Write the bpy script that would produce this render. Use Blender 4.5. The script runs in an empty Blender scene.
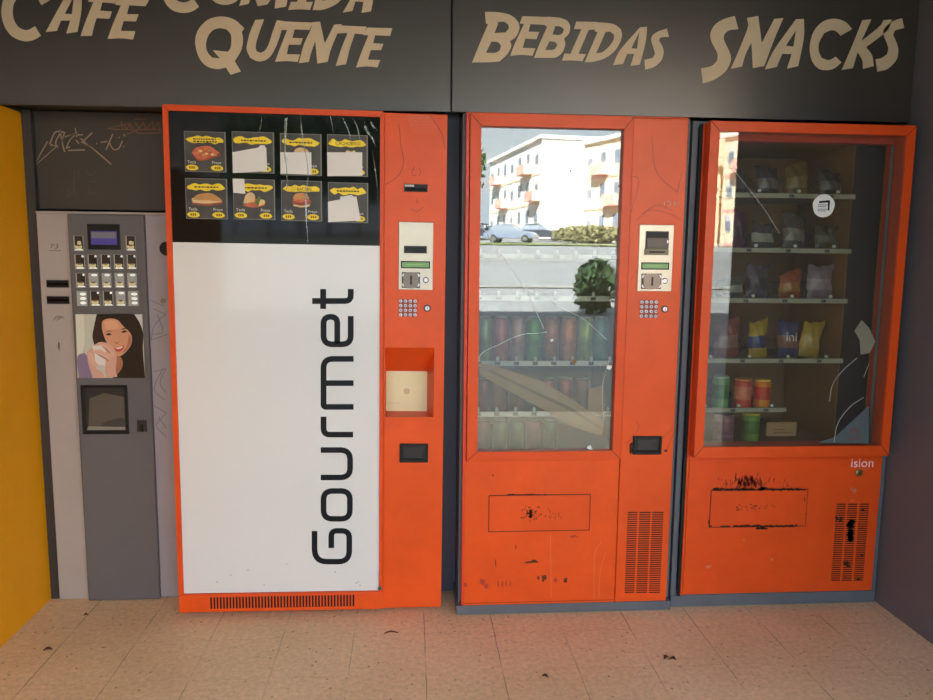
import bpy, bmesh, math, random
from mathutils import Vector, Matrix
from mathutils.geometry import tessellate_polygon
random.seed(7)
SC = bpy.context.scene
COL = SC.collection

# ------------------------------------------------------------------ camera
FPX = 750.0
TILT, YAW, ROLL = math.radians(7.319), math.radians(4.300), math.radians(0.640)
CAM = Vector((0.0, -2.68, 1.34))
fw = Vector((math.sin(YAW), math.cos(YAW), 0)); rt = Vector((math.cos(YAW), -math.sin(YAW), 0)); up = Vector((0, 0, 1))
f2 = fw * math.cos(TILT) - up * math.sin(TILT); u2 = up * math.cos(TILT) + fw * math.sin(TILT)
r3 = rt * math.cos(ROLL) + u2 * math.sin(ROLL); u3 = u2 * math.cos(ROLL) - rt * math.sin(ROLL)
cam = bpy.data.cameras.new('camera'); cam.sensor_width = 36; cam.lens = FPX / 933 * 36; cam.clip_end = 500; cam.clip_start = 0.05
co = bpy.data.objects.new('camera', cam); COL.objects.link(co)
M = Matrix.Identity(4)
for i in range(3):
    M[i][0], M[i][1], M[i][2], M[i][3] = r3[i], u3[i], -f2[i], CAM[i]
co.matrix_world = M
SC.camera = co

def at(px, py, y=0.0):
    """point of the plane Y = y that a measured photo point stands for"""
    d = r3 * ((px - 466.5) / FPX) - u3 * ((py - 350) / FPX) + f2
    return CAM + d * ((y - CAM.y) / d.y)

class Frame:
    """local frame of a thing: origin on the floor, slight lean about Y"""
    def __init__(s, x, y, lean=0.0): s.o = Vector((x, y, 0)); s.a = lean
    def p(s, px, py, dy=0.0):
        w = at(px, py, s.o.y + dy) - s.o
        c, n = math.cos(s.a), math.sin(s.a)
        return (w.x * c - w.z * n, w.x * n + w.z * c)
    def rect(s, l, t, r, b, dy=0.0):
        x0, z1 = s.p(l, t, dy); x1, z0 = s.p(r, b, dy)
        return x0, x1, z0, z1
    def loop(s, pts, ox, oy, sc, dy=0.0):
        return [s.p(ox + x / sc, oy + y / sc, dy) for x, y in pts]

# ------------------------------------------------------------------ materials
def s3(r, g, b):
    f = lambda c: (c / 255 / 12.92) if c / 255 <= .04045 else ((c / 255 + .055) / 1.055) ** 2.4
    return (f(r), f(g), f(b), 1)
MATS = {}
def mat(name, col, rough=.5, metal=0, var=.0, vscale=6, spec=.5, emit=0, bump=0, bscale=40, coat=0, col2=None):
    if name in MATS: return MATS[name]
    m = bpy.data.materials.new(name); m.use_nodes = True; MATS[name] = m
    nt = m.node_tree; b = nt.nodes['Principled BSDF']
    b.inputs['Base Color'].default_value = col; b.inputs['Roughness'].default_value = rough
    b.inputs['Metallic'].default_value = metal; b.inputs['Specular IOR Level'].default_value = spec
    b.inputs['Coat Weight'].default_value = coat; b.inputs['Coat Roughness'].default_value = .03
    if emit:
        b.inputs['Emission Color'].default_value = col; b.inputs['Emission Strength'].default_value = emit
    tc = nt.nodes.new('ShaderNodeTexCoord')
    if var or col2:
        n = nt.nodes.new('ShaderNodeTexNoise'); n.inputs['Scale'].default_value = vscale; n.inputs['Detail'].default_value = 6
        n.inputs['Roughness'].default_value = .65
        nt.links.new(tc.outputs['Object'], n.inputs['Vector'])
        r = nt.nodes.new('ShaderNodeValToRGB'); nt.links.new(n.outputs['Fac'], r.inputs['Fac'])
        c2 = col2 or [c * (1 - var) for c in col[:3]] + [1]
        c1 = col if col2 else [min(1, c * (1 + var)) for c in col[:3]] + [1]
        r.color_ramp.elements[0].position = .35; r.color_ramp.elements[1].position = .65
        r.color_ramp.elements[0].color = c2; r.color_ramp.elements[1].color = c1
        nt.links.new(r.outputs['Color'], b.inputs['Base Color'])
    if bump:
        n2 = nt.nodes.new('ShaderNodeTexNoise'); n2.inputs['Scale'].default_value = bscale; n2.inputs['Detail'].default_value = 3
        nt.links.new(tc.outputs['Object'], n2.inputs['Vector'])
        bp = nt.nodes.new('ShaderNodeBump'); bp.inputs['Strength'].default_value = bump; bp.inputs['Distance'].default_value = .01
        nt.links.new(n2.outputs['Fac'], bp.inputs['Height']); nt.links.new(bp.outputs['Normal'], b.inputs['Normal'])
    return m

def glass_mat(name, dust, dustcol, refl=.085, bump=0):
    m = bpy.data.materials.new(name); m.use_nodes = True; nt = m.node_tree; nt.nodes.clear()
    N = nt.nodes.new; L = nt.links.new
    out = N('ShaderNodeOutputMaterial'); tr = N('ShaderNodeBsdfTransparent'); tr.inputs['Color'].default_value = (.93, .95, .93, 1)
    gl = N('ShaderNodeBsdfGlossy'); gl.inputs['Roughness'].default_value = 0.0
    df = N('ShaderNodeBsdfDiffuse'); df.inputs['Color'].default_value = dustcol
    lw = N('ShaderNodeLayerWeight'); lw.inputs['Blend'].default_value = .5
    pw = N('ShaderNodeMath'); pw.operation = 'POWER'; pw.inputs[1].default_value = 5; L(lw.outputs['Facing'], pw.inputs[0])
    ma = N('ShaderNodeMath'); ma.operation = 'MULTIPLY_ADD'; ma.inputs[1].default_value = 1 - refl; ma.inputs[2].default_value = refl
    L(pw.outputs[0], ma.inputs[0])
    tc = N('ShaderNodeTexCoord'); nz = N('ShaderNodeTexNoise'); nz.inputs['Scale'].default_value = 5; nz.inputs['Detail'].default_value = 5
    L(tc.outputs['Object'], nz.inputs['Vector'])
    mr = N('ShaderNodeMapRange'); mr.inputs['From Min'].default_value = .3; mr.inputs['From Max'].default_value = .7
    mr.inputs['To Min'].default_value = dust * .7; mr.inputs['To Max'].default_value = dust * 1.3; L(nz.outputs['Fac'], mr.inputs['Value'])
    a = N('ShaderNodeMixShader'); L(mr.outputs[0], a.inputs['Fac']); L(tr.outputs[0], a.inputs[1]); L(df.outputs[0], a.inputs[2])
    c = N('ShaderNodeMixShader'); L(ma.outputs[0], c.inputs['Fac']); L(a.outputs[0], c.inputs[1]); L(gl.outputs[0], c.inputs[2])
    L(c.outputs[0], out.inputs['Surface'])
    if bump:
        n2 = N('ShaderNodeTexNoise'); n2.inputs['Scale'].default_value = 3
        L(tc.outputs['Object'], n2.inputs['Vector'])
        bp = N('ShaderNodeBump'); bp.inputs['Strength'].default_value = bump; bp.inputs['Distance'].default_value = .01
        L(n2.outputs['Fac'], bp.inputs['Height']); L(bp.outputs['Normal'], gl.inputs['Normal'])
    MATS[name] = m
    return m

ORANGE = mat('orange_paint', (.73, .080, .010, 1), .36, spec=.32, var=.07, vscale=5, bump=.03, bscale=60)
ORANGE2 = mat('orange_paint_bright', (.77, .092, .012, 1), .34, spec=.32, var=.08, vscale=4, bump=.02, bscale=50)
DORANGE = mat('orange_paint_red', (.66, .05, .009, 1), .38, var=.1, vscale=5)
BLACK = mat('black_plastic', (.010, .010, .011, 1), .4, spec=.25)
SOOT = mat('soot', (.045, .017, .010, 1), .9)
GROOVE = mat('groove', (.09, .012, .006, 1), .8)
BLUEGREY = mat('blue_grey_steel', s3(97, 101, 109), .5, var=.08, spec=.3)
DARKSTEEL = mat('dark_cabinet', s3(40, 42, 52), .5)
STEEL = mat('brushed_steel', s3(192, 184, 168), .35, .5, var=.06, vscale=9)
NICKEL = mat('nickel', s3(150, 145, 138), .3, .85)
WHITE = mat('white_acrylic', (.725, .745, .755, 1), .18, spec=.5, coat=.35)
GLOSSBLACK = mat('black_acrylic', (.004, .004, .005, 1), .05, spec=.16, bump=.02, bscale=7)
INK = mat('black_vinyl', (.010, .013, .018, 1), .45, spec=.15)
LCD = mat('green_lcd', s3(112, 164, 98), .35, emit=.08)
LCDD = mat('lcd_text', s3(140, 185, 120), .4)
CREAM = mat('cream_plastic', s3(222, 216, 172), .5, var=.04)
PAPER = mat('white_paper', s3(232, 230, 228), .8, var=.02)
KEY = mat('key_metal', s3(200, 195, 205), .35, .6)
LETTER = mat('beige_vinyl', s3(206, 184, 152), .55, var=.03)
PRICE = mat('price_rail', s3(206, 212, 200), .45)
TAGC = mat('price_tag', s3(120, 126, 116), .6)
LINER = mat('cabinet_liner', s3(120, 118, 106), .6, var=.05)
DLINER = mat('dark_liner', s3(150, 110, 66), .6, var=.08)
SHELF = mat('shelf_wire', s3(120, 122, 118), .4, .4)
CARD = mat('brown_cardboard', s3(172, 136, 92), .85, var=.06)
CRACK = mat('crack', s3(225, 228, 222), .4)
GLASS2 = glass_mat('dusty_glass', .085, s3(150, 146, 112), .14)
GLASS3 = glass_mat('clear_glass', .035, s3(140, 125, 100), .075)

# ------------------------------------------------------------------ mesh helpers
class MB:
    def __init__(s): s.bm = bmesh.new(); s.mi = 0; s.mats = []
    def use(s, m):
        if m not in s.mats: s.mats.append(m)
        s.mi = s.mats.index(m); return s
    def face(s, vs):
        try:
            f = s.bm.faces.new(vs); f.material_index = s.mi; return f
        except ValueError: return None
    def box(s, x0, x1, y0, y1, z0, z1):
        v = [s.bm.verts.new((x, y, z)) for x in (x0, x1) for y in (y0, y1) for z in (z0, z1)]
        for q in ((0, 1, 3, 2), (4, 6, 7, 5), (0, 4, 5, 1), (2, 3, 7, 6), (0, 2, 6, 4), (1, 5, 7, 3)): s.face([v[i] for i in q])
        return s
    def prism(s, loops, y0, y1):
        """loops of (x, z): outer then holes; front at y0, back at y1"""
        vv = [[Vector((x, z, 0)) for x, z in lp] for lp in loops]
        tris = tessellate_polygon(vv)
        flat = [p for lp in loops for p in lp]
        a = [s.bm.verts.new((x, y0, z)) for x, z in flat]; b = [s.bm.verts.new((x, y1, z)) for x, z in flat]
        for t in tris:
            s.face([a[i] for i in t]); s.face([b[i] for i in reversed(t)])
        k = 0
        for lp in loops:
            n = len(lp)
            for i in range(n):
                j = (i + 1) % n
                s.face([a[k + i], a[k + j], b[k + j], b[k + i]])
            k += n
        return s
    def sheet(s, lp, y):
        return s.prism([lp], y, y + .0002)
    def tube(s, pts, r, seg=8, cap=True):
        pts = [Vector(p) for p in pts]; rings = []
        for i, p in enumerate(pts):
            d = (pts[min(i + 1, len(pts) - 1)] - pts[max(i - 1, 0)]).normalized()
            a = d.orthogonal().normalized() if not rings else (pa - d * pa.dot(d)).normalized()
            pa = a; b = d.cross(a); rr = r[i] if isinstance(r, (list, tuple)) else r
            rings.append([s.bm.verts.new(p + (a * math.cos(t) + b * math.sin(t)) * rr) for t in [2 * math.pi * k / seg for k in range(seg)]])
        for q, w in zip(rings, rings[1:]):
            for k in range(seg): s.face([q[k], q[(k + 1) % seg], w[(k + 1) % seg], w[k]])
        if cap: s.face(list(reversed(rings[0]))); s.face(rings[-1])
        return s
    def lathe(s, prof, c, axis='z', seg=20):
        """prof of (r, h)"""
        rings = []
        for r, h in prof:
            ring = []
            for k in range(seg):
                t = 2 * math.pi * k / seg; a, b = r * math.cos(t), r * math.sin(t)
                p = (a, b, h) if axis == 'z' else (a, -h, b) if axis == 'y' else (h, a, b)
                ring.append(s.bm.verts.new(Vector(c) + Vector(p)))
            rings.append(ring)
        for q, w in zip(rings, rings[1:]):
            for k in range(seg): s.face([q[k], q[(k + 1) % seg], w[(k + 1) % seg], w[k]])
        s.face(list(reversed(rings[0]))); s.face(rings[-1])
        return s
    def disc(s, x, z, r, y0, y1, seg=20):
        return s.prism([[(x + r * math.cos(t), z + r * math.sin(t)) for t in [2 * math.pi * k / seg for k in range(seg)]]], y0, y1)
    def ring(s, x0, x1, z0, z1, w, y0, y1):
        a = [(x0, z0), (x1, z0), (x1, z1), (x0, z1)]; b = [(x0 + w, z0 + w), (x1 - w, z0 + w), (x1 - w, z1 - w), (x0 + w, z1 - w)]
        return s.prism([a, b], y0, y1)
    def build(s, name, m=None, parent=None, bevel=0, smooth=False):
        bmesh.ops.recalc_face_normals(s.bm, faces=s.bm.faces)
        me = bpy.data.meshes.new(name); s.bm.to_mesh(me); s.bm.free()
        ms = s.mats or [m]
        for q in ms: me.materials.append(q)
        if smooth:
            for p in me.polygons: p.use_smooth = True
        o = bpy.data.objects.new(name, me); COL.objects.link(o)
        if parent: o.parent = parent
        if bevel:
            md = o.modifiers.new('bevel', 'BEVEL'); md.width = bevel; md.segments = 2; md.limit_method = 'ANGLE'; md.angle_limit = .6
        return o

def tag(o, label, cat, group=None, kind=None):
    o['label'] = label; o['category'] = cat
    if group: o['group'] = group
    if kind: o['kind'] = kind
    return o
def thing(name, label, cat, loc=(0, 0, 0), lean=0.0, group=None):
    o = bpy.data.objects.new(name, None); COL.objects.link(o); o.empty_display_size = .1
    o.location = loc; o.rotation_euler = (0, lean, 0)
    return tag(o, label, cat, group)
def struct(o): o['kind'] = 'structure'; return o

def smooth_loop(pts, closed=True, sub=6, sharp=48):
    n = len(pts); out = []
    def turn(i):
        if not closed and i in (0, n - 1): return 180
        a, b, c = (Vector(pts[(i + k) % n]) for k in (-1, 0, 1))
        u, v = b - a, c - b
        if u.length < 1e-9 or v.length < 1e-9: return 180
        return math.degrees(u.angle(v))
    sh = [turn(i) > sharp for i in range(n)]
    for i in range(n if closed else n - 1):
        p1, p2 = Vector(pts[i]), Vector(pts[(i + 1) % n]); p0, p3 = Vector(pts[i - 1]), Vector(pts[(i + 2) % n])
        d = (p2 - p1)
        if sh[i] and sh[(i + 1) % n]:
            out.append(tuple(p1)); continue
        m1 = d if sh[i] else (p2 - p0) * .5
        m2 = d if sh[(i + 1) % n] else (p3 - p1) * .5
        for k in range(sub):
            t = k / sub; t2, t3 = t * t, t * t * t
            out.append(tuple(p1 * (2 * t3 - 3 * t2 + 1) + m1 * (t3 - 2 * t2 + t) + p2 * (-2 * t3 + 3 * t2) + m2 * (t3 - t2)))
    if not closed: out.append(tuple(pts[-1]))
    return out
def fillet(pts, r, seg=7, closed=False):
    out = []; n = len(pts)
    rs = r if isinstance(r, (list, tuple)) else [r] * n
    for i in range(n):
        if not closed and i in (0, n - 1): out.append(tuple(pts[i])); continue
        p, a, b = Vector(pts[i]), Vector(pts[i - 1]), Vector(pts[(i + 1) % n])
        u, v = (a - p), (b - p); rr = min(rs[i], u.length * .5, v.length * .5)
        if rr < 1e-6: out.append(tuple(p)); continue
        s, e = p + u.normalized() * rr, p + v.normalized() * rr
        for k in range(seg + 1):
            t = k / seg; out.append(tuple(s * (1 - t) ** 2 + p * 2 * t * (1 - t) * .83 + p * 2 * t * (1 - t) * .17 + e * t * t))
    return out
def ribbon(pts, w, closed=False):
    """outline loops of a 2-D stroke"""
    L, R = [], []; n = len(pts)
    for i in range(n):
        p = Vector(pts[i])
        a = Vector(pts[i - 1]) if (i > 0 or closed) else p; b = Vector(pts[(i + 1) % n]) if (i < n - 1 or closed) else p
        d1 = (p - a).normalized() if (p - a).length else None; d2 = (b - p).normalized() if (b - p).length else None
        d1 = d1 or d2; d2 = d2 or d1
        t = (d1 + d2).normalized() if (d1 + d2).length > 1e-6 else d1
        nn = Vector((-t.y, t.x)); k = 1 / max(.5, nn.dot(Vector((-d1.y, d1.x))))
        ww = w[i] if isinstance(w, (list, tuple)) else w
        L.append(tuple(p + nn * ww * .5 * k)); R.append(tuple(p - nn * ww * .5 * k))
    return [L, R] if closed else [L + R[::-1]]
def blob(cx, cz, rx, rz, n=22, j=.25):
    return [(cx + rx * math.cos(t) * q, cz + rz * math.sin(t) * q) for t, q in [(2 * math.pi * k / n, 1 + random.uniform(-j, j)) for k in range(n)]]
def ell(cx, cz, rx, rz, n=18):
    return [(cx + rx * math.cos(2 * math.pi * k / n), cz + rz * math.sin(2 * math.pi * k / n)) for k in range(n)]
def text_into(mb, txt, x, z, size, y, th=.0006, align='CENTER', squeeze=1.0):
    cu = bpy.data.curves.new('t', 'FONT'); cu.body = txt; cu.size = size; cu.align_x = align; cu.align_y = 'CENTER'; cu.resolution_u = 3
    ob = bpy.data.objects.new('t', cu); COL.objects.link(ob)
    dg = bpy.context.evaluated_depsgraph_get(); me = bpy.data.meshes.new_from_object(ob.evaluated_get(dg))
    for p in me.polygons:
        vs = [mb.bm.verts.new((x + me.vertices[i].co.x * squeeze, y, z + me.vertices[i].co.y)) for i in p.vertices]
        mb.face(vs)
    bpy.data.objects.remove(ob); bpy.data.curves.remove(cu); bpy.data.meshes.remove(me)
    return mb

# ================================================================== THE SETTING
XL, XR = -1.383, 1.826
ZS = 1.832           # underside of the lettered header
YH = 0.03            # header face

def floor_material():
    m = bpy.data.materials.new('floor_tiles'); m.use_nodes = True; nt = m.node_tree; N = nt.nodes.new; L = nt.links.new
    b = nt.nodes['Principled BSDF']; tc = N('ShaderNodeTexCoord'); sp = N('ShaderNodeSeparateXYZ'); L(tc.outputs['Object'], sp.inputs[0])
    wob = N('ShaderNodeTexNoise'); wob.inputs['Scale'].default_value = 14; wob.inputs['Detail'].default_value = 4; L(tc.outputs['Object'], wob.inputs['Vector'])
    def grid(sock, off, w):
        a = N('ShaderNodeMath'); a.operation = 'ADD'; a.inputs[1].default_value = off; L(sock, a.inputs[0])
        wa = N('ShaderNodeMath'); wa.operation = 'MULTIPLY_ADD'; wa.inputs[1].default_value = .006; L(wob.outputs['Fac'], wa.inputs[0]); L(a.outputs[0], wa.inputs[2])
        q = N('ShaderNodeMath'); q.operation = 'PINGPONG'; q.inputs[1].default_value = .124; L(wa.outputs[0], q.inputs[0])
        r = N('ShaderNodeMapRange'); r.inputs['From Min'].default_value = w; r.inputs['From Max'].default_value = w * 2.2
        r.inputs['To Min'].default_value = 1; r.inputs['To Max'].default_value = 0; L(q.outputs[0], r.inputs['Value']); return r.outputs[0]
    gx = grid(sp.outputs['X'], -.051 - .003 + .124 * 0 + 2.48, .0011); gy = grid(sp.outputs['Y'], .17 - .003 + 24.8, .0007)
    mx = N('ShaderNodeMath'); mx.operation = 'MAXIMUM'; L(gx, mx.inputs[0])
    gyf = N('ShaderNodeMath'); gyf.operation = 'MULTIPLY'; gyf.inputs[1].default_value = .5; L(gy, gyf.inputs[0]); L(gyf.outputs[0], mx.inputs[1])
    n1 = N('ShaderNodeTexNoise'); n1.inputs['Scale'].default_value = 1.6; n1.inputs['Detail'].default_value = 7; L(tc.outputs['Object'], n1.inputs['Vector'])
    r1 = N('ShaderNodeValToRGB'); L(n1.outputs['Fac'], r1.inputs['Fac'])
    r1.color_ramp.elements[0].position = .3; r1.color_ramp.elements[1].position = .7
    r1.color_ramp.elements[0].color = s3(222, 190, 148); r1.color_ramp.elements[1].color = s3(243, 214, 174)
    # pebble grain
    n2 = N('ShaderNodeTexNoise'); n2.inputs['Scale'].default_value = 60; n2.inputs['Detail'].default_value = 5; n2.inputs['Roughness'].default_value = .7
    L(tc.outputs['Object'], n2.inputs['Vector'])
    r2 = N('ShaderNodeMapRange'); r2.inputs['From Min'].default_value = .3; r2.inputs['From Max'].default_value = .7; r2.inputs['To Min'].default_value = .80; r2.inputs['To Max'].default_value = 1.12
    L(n2.outputs['Fac'], r2.inputs['Value'])
    m1 = N('ShaderNodeMix'); m1.data_type = 'RGBA'; m1.blend_type = 'MULTIPLY'; m1.inputs[0].default_value = 1
    L(r1.outputs['Color'], m1.inputs[6]); L(r2.outputs[0], m1.inputs[7])
    # dark specks
    v = N('ShaderNodeTexVoronoi'); v.inputs['Scale'].default_value = 30; L(tc.outputs['Object'], v.inputs['Vector'])
    vr = N('ShaderNodeMapRange'); vr.inputs['From Min'].default_value = .06; vr.inputs['From Max'].default_value = .16; vr.inputs['To Min'].default_value = 1; vr.inputs['To Max'].default_value = 0
    L(v.outputs['Distance'], vr.inputs['Value'])
    n3 = N('ShaderNodeTexNoise'); n3.inputs['Scale'].default_value = 9; n3.inputs['Detail'].default_value = 3; L(tc.outputs['Object'], n3.inputs['Vector'])
    g3 = N('ShaderNodeMapRange'); g3.inputs['From Min'].default_value = .36; g3.inputs['From Max'].default_value = .55; L(n3.outputs['Fac'], g3.inputs['Value'])
    sm = N('ShaderNodeMath'); sm.operation = 'MULTIPLY'; L(vr.outputs[0], sm.inputs[0]); L(g3.outputs[0], sm.inputs[1])
    s6 = N('ShaderNodeMath'); s6.operation = 'MULTIPLY'; s6.inputs[1].default_value = .75; L(sm.outputs[0], s6.inputs[0])
    m2 = N('ShaderNodeMix'); m2.data_type = 'RGBA'; L(s6.outputs[0], m2.inputs[0]); L(m1.outputs[2], m2.inputs[6]); m2.inputs[7].default_value = s3(104, 74, 58)
    # joints, worn away in places
    n4 = N('ShaderNodeTexNoise'); n4.inputs['Scale'].default_value = 4; n4.inputs['Detail'].default_value = 4; L(tc.outputs['Object'], n4.inputs['Vector'])
    g4 = N('ShaderNodeMapRange'); g4.inputs['From Min'].default_value = .38; g4.inputs['From Max'].default_value = .6; g4.inputs['To Min'].default_value = .0; g4.inputs['To Max'].default_value = .7
    L(n4.outputs['Fac'], g4.inputs['Value'])
    jm = N('ShaderNodeMath'); jm.operation = 'MULTIPLY'; L(mx.outputs[0], jm.inputs[0]); L(g4.outputs[0], jm.inputs[1])
    m3 = N('ShaderNodeMix'); m3.data_type = 'RGBA'; L(jm.outputs[0], m3.inputs[0]); L(m2.outputs[2], m3.inputs[6]); m3.inputs[7].default_value = s3(128, 102, 84)
    L(m3.outputs[2], b.inputs['Base Color']); b.inputs['Roughness'].default_value = .55; b.inputs['Specular IOR Level'].default_value = .3
    bp = N('ShaderNodeBump'); bp.inputs['Strength'].default_value = .12; bp.inputs['Distance'].default_value = .004; L(n2.outputs['Fac'], bp.inputs['Height']); L(bp.outputs[0], b.inputs['Normal'])
    return m

HDR = mat('dark_laminate', s3(60, 54, 49), .30, var=.04, vscale=3, spec=.8)
DKWALL = mat('dark_grey_wall', s3(108, 104, 111), .6, var=.05, vscale=3, spec=.25)
YEL = mat('yellow_wall', s3(238, 164, 12), .55, var=.05, vscale=2, spec=.3)
NICHE = mat('niche_panel', s3(60, 55, 50), .5, var=.05, vscale=4)
CEIL = mat('ceiling_paint', s3(58, 53, 49), .8)

struct(MB().box(-12, 14, -3.6, 1.1, -.08, 0).build('floor', floor_material()))
struct(MB().box(XL - .14, XL, -3.0, .20, 0, ZS - .012).build('wall_left', YEL))
struct(MB().box(XL - .14, XL, -3.0, 1.0, ZS - .012, 2.50).build('trim_1', HDR))
struct(MB().box(XL - .14, XL, .20, 1.1, 0, ZS - .012).build('trim_2', DKWALL))
struct(MB().box(XR, XR + .14, -1.65, 1.1, 0, 2.50).build('wall_right', DKWALL))
struct(MB().box(XL - .14, XR + .14, 1.0, 1.1, 0, 2.50).build('wall_back', DARKSTEEL))
struct(MB().box(XL - .3, XR + 1.2, -3.2, 1.1, 2.50, 2.94).build('ceiling', CEIL))
struct(MB().box(.121, .179, .17, .19, 0, ZS + .02).build('trim_7', mat('navy_filler', s3(84, 86, 104), .5)))
# header in two laminate panels with a seam
hs = at(451, 112, YH).x
a = MB(); a.prism([[(XL, ZS - .012), (hs - .0025, ZS), (hs - .0025, 2.50), (XL, 2.50)]], YH, YH + .02); struct(a.build('wall_header_left', HDR, bevel=.0015))
a = MB(); a.prism([[(hs + .0025, ZS + .001), (XR, ZS + .004), (XR, 2.50), (hs + .0025, 2.50)]], YH, YH + .02); struct(a.build('wall_header_right', HDR, bevel=.0015))
struct(MB().box(hs - .02, hs + .02, YH + .021, YH + .03, ZS, 2.50).build('trim_3', BLACK))
struct(MB().box(XL, -.84, YH + .021, .98, ZS + .004, ZS + .03).build('trim_4', HDR))      # soffit over the coffee niche
# niche around the coffee machine
struct(MB().box(XL + .001, -1.350, .18, .20, 0, ZS).build('trim_5', mat('jamb_dark', s3(54, 51, 50), .5)))
struct(MB().box(-1.350, -.846, .205, .225, 1.485, ZS).build('wall_niche', NICHE))

# ================================================================== header lettering (vinyl letters)
HF = Frame(0, YH)
def letter_word(name, label, letters):
    t = thing(name, label, 'lettering', (0, YH, 1.9))
    for (ox, oy, sc, outer, holes) in letters:
        mb = MB(); loops = []
        for lp in [outer] + holes:
            q = smooth_loop(HF.loop(lp, ox, oy, sc), sharp=40)
            loops.append([(x, z - 1.9) for x, z in q])
        mb.prism(loops, -.0016, -.0001); mb.build('letter', LETTER, t)
    return t
A1, A2, A3, A4 = (0, 0, 11.66), (70, 0, 11.66), (155, 0, 7.775), (265, 0, 7.775)
A5, A6, B1, B2 = (190, 10, 8.482), (290, 10, 8.482), (465, 5, 8.886), (565, 5, 8.886)
S1, S2, PX = (695, 10, 8.33), (795, 10, 8.33), (0, 0, 1)
def stroke_poly(pts, w):
    return ribbon(smooth_loop(pts, closed=False, sharp=90), w)[0]
letter_word('wall_lettering', 'beige word CAFÉ on the dark header above the coffee machine', [
    A1 + (stroke_poly([(540, 28), (480, -70), (390, -120), (290, -125), (180, -85), (105, 15), (85, 150), (110, 270), (180, 370), (290, 417), (370, 405), (445, 362)], 130), []),
    A1 + ([(535, 375), (640, 180), (735, 10), (800, -110), (955, -110), (955, 0), (945, 160), (905, 372), (775, 392), (822, 240), (712, 240), (665, 360)], [[(757, 160), (840, 166), (862, -10), (845, -10)]]),
    A2 + ([(125, 420), (180, 260), (275, 25), (215, 20), (235, -60), (560, -40), (528, 42), (378, 28), (350, 125), (490, 135), (460, 220), (310, 212), (280, 310), (255, 418)], []),
    A2 + ([(440, 455), (500, 290), (595, 65), (530, 55), (560, -40), (940, -30), (880, 72), (690, 62), (665, 165), (800, 168), (770, 250), (625, 246), (592, 360), (762, 366), (735, 462), (590, 448)], []),
    A2 + ([(700, -80), (760, -170), (850, -170), (765, -80)], [])])
letter_word('wall_lettering', 'beige word COMIDA cut by the top edge, above QUENTE', [
    A3 + (stroke_poly([(320, 20), (270, 52), (213, 60), (150, 40), (110, -10), (95, -70), (115, -140), (180, -190), (260, -190), (330, -140)], 82), []),
    A3 + (ell(545, -105, 147, 143, 28), [ell(545, -105, 75, 72, 22)]),
    PX + ([(239.2, 5.8), (248.6, 3.9), (253, -8), (257.9, 6.2), (267.5, 4.5), (277, -10), (274.6, 8.7), (286.2, 6.7), (292, -24), (280, -24), (266, -8), (263, -24), (250, -24)], []),
    PX + ([(288.2, 10), (300, 9.4), (310, 10), (312.8, 2), (306, 2), (312, -18), (318, -18), (320, -25), (300, -25), (298, -18), (304, -18), (297, 2), (291, 2)], []),
    PX + ([(312.6, 10), (321.6, 10), (332, 6.4), (341, 0), (347, -12), (340, -24), (322, -25)], [[(322, 1), (328, 0), (334, -8), (332, -16), (328, -16)]]),
    PX + ([(342.8, 12.6), (352.5, 10.9), (355.5, 1.5), (363.5, 2), (361.5, 12.9), (371, 11.3), (373, 0), (374, -20), (362, -20)], [[(357, -5), (363.5, -4.5), (364, -14)]])])
letter_word('wall_lettering', 'beige word QUENTE on the header above the white and orange food machine', [
    A5 + ([(45, 280), (65, 180), (130, 100), (200, 65), (290, 57), (380, 85), (462, 155), (440, 185), (450, 250), (435, 340), (380, 435), (432, 522), (345, 550), (305, 488), (230, 502), (140, 475), (75, 400)],
          [[(135, 300), (150, 230), (190, 175), (250, 155), (310, 165), (345, 205), (352, 260), (345, 320), (322, 355), (195, 342), (255, 412), (190, 405), (150, 360)]]),
    A5 + ([(555, 85), (628, 80), (575, 230), (558, 310), (565, 350), (600, 365), (640, 340), (672, 280), (700, 190), (738, 88), (800, 95), (770, 200), (730, 310), (685, 390), (630, 430), (570, 435), (510, 405), (482, 340), (485, 290), (510, 190)], []),
    A5 + ([(722, 440), (770, 310), (825, 170), (775, 170), (800, 98), (1043, 108), (1013, 170), (888, 165), (868, 238), (958, 240), (938, 295), (838, 295), (823, 375), (933, 378), (913, 442), (820, 434)], []),
    A6 + ([(75, 452), (160, 440), (180, 360), (215, 265), (232, 455), (320, 440), (345, 340), (400, 205), (440, 120), (375, 125), (295, 285), (255, 100), (190, 105), (175, 170), (120, 290)], []),
    A6 + ([(400, 200), (425, 132), (650, 142), (630, 208), (550, 200), (510, 320), (475, 460), (388, 475), (435, 330), (490, 195)], []),
    A6 + ([(560, 488), (610, 350), (665, 215), (622, 212), (655, 150), (868, 155), (848, 220), (722, 215), (705, 282), (792, 288), (772, 340), (685, 340), (660, 422), (765, 425), (742, 487), (650, 479)], [])])
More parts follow.
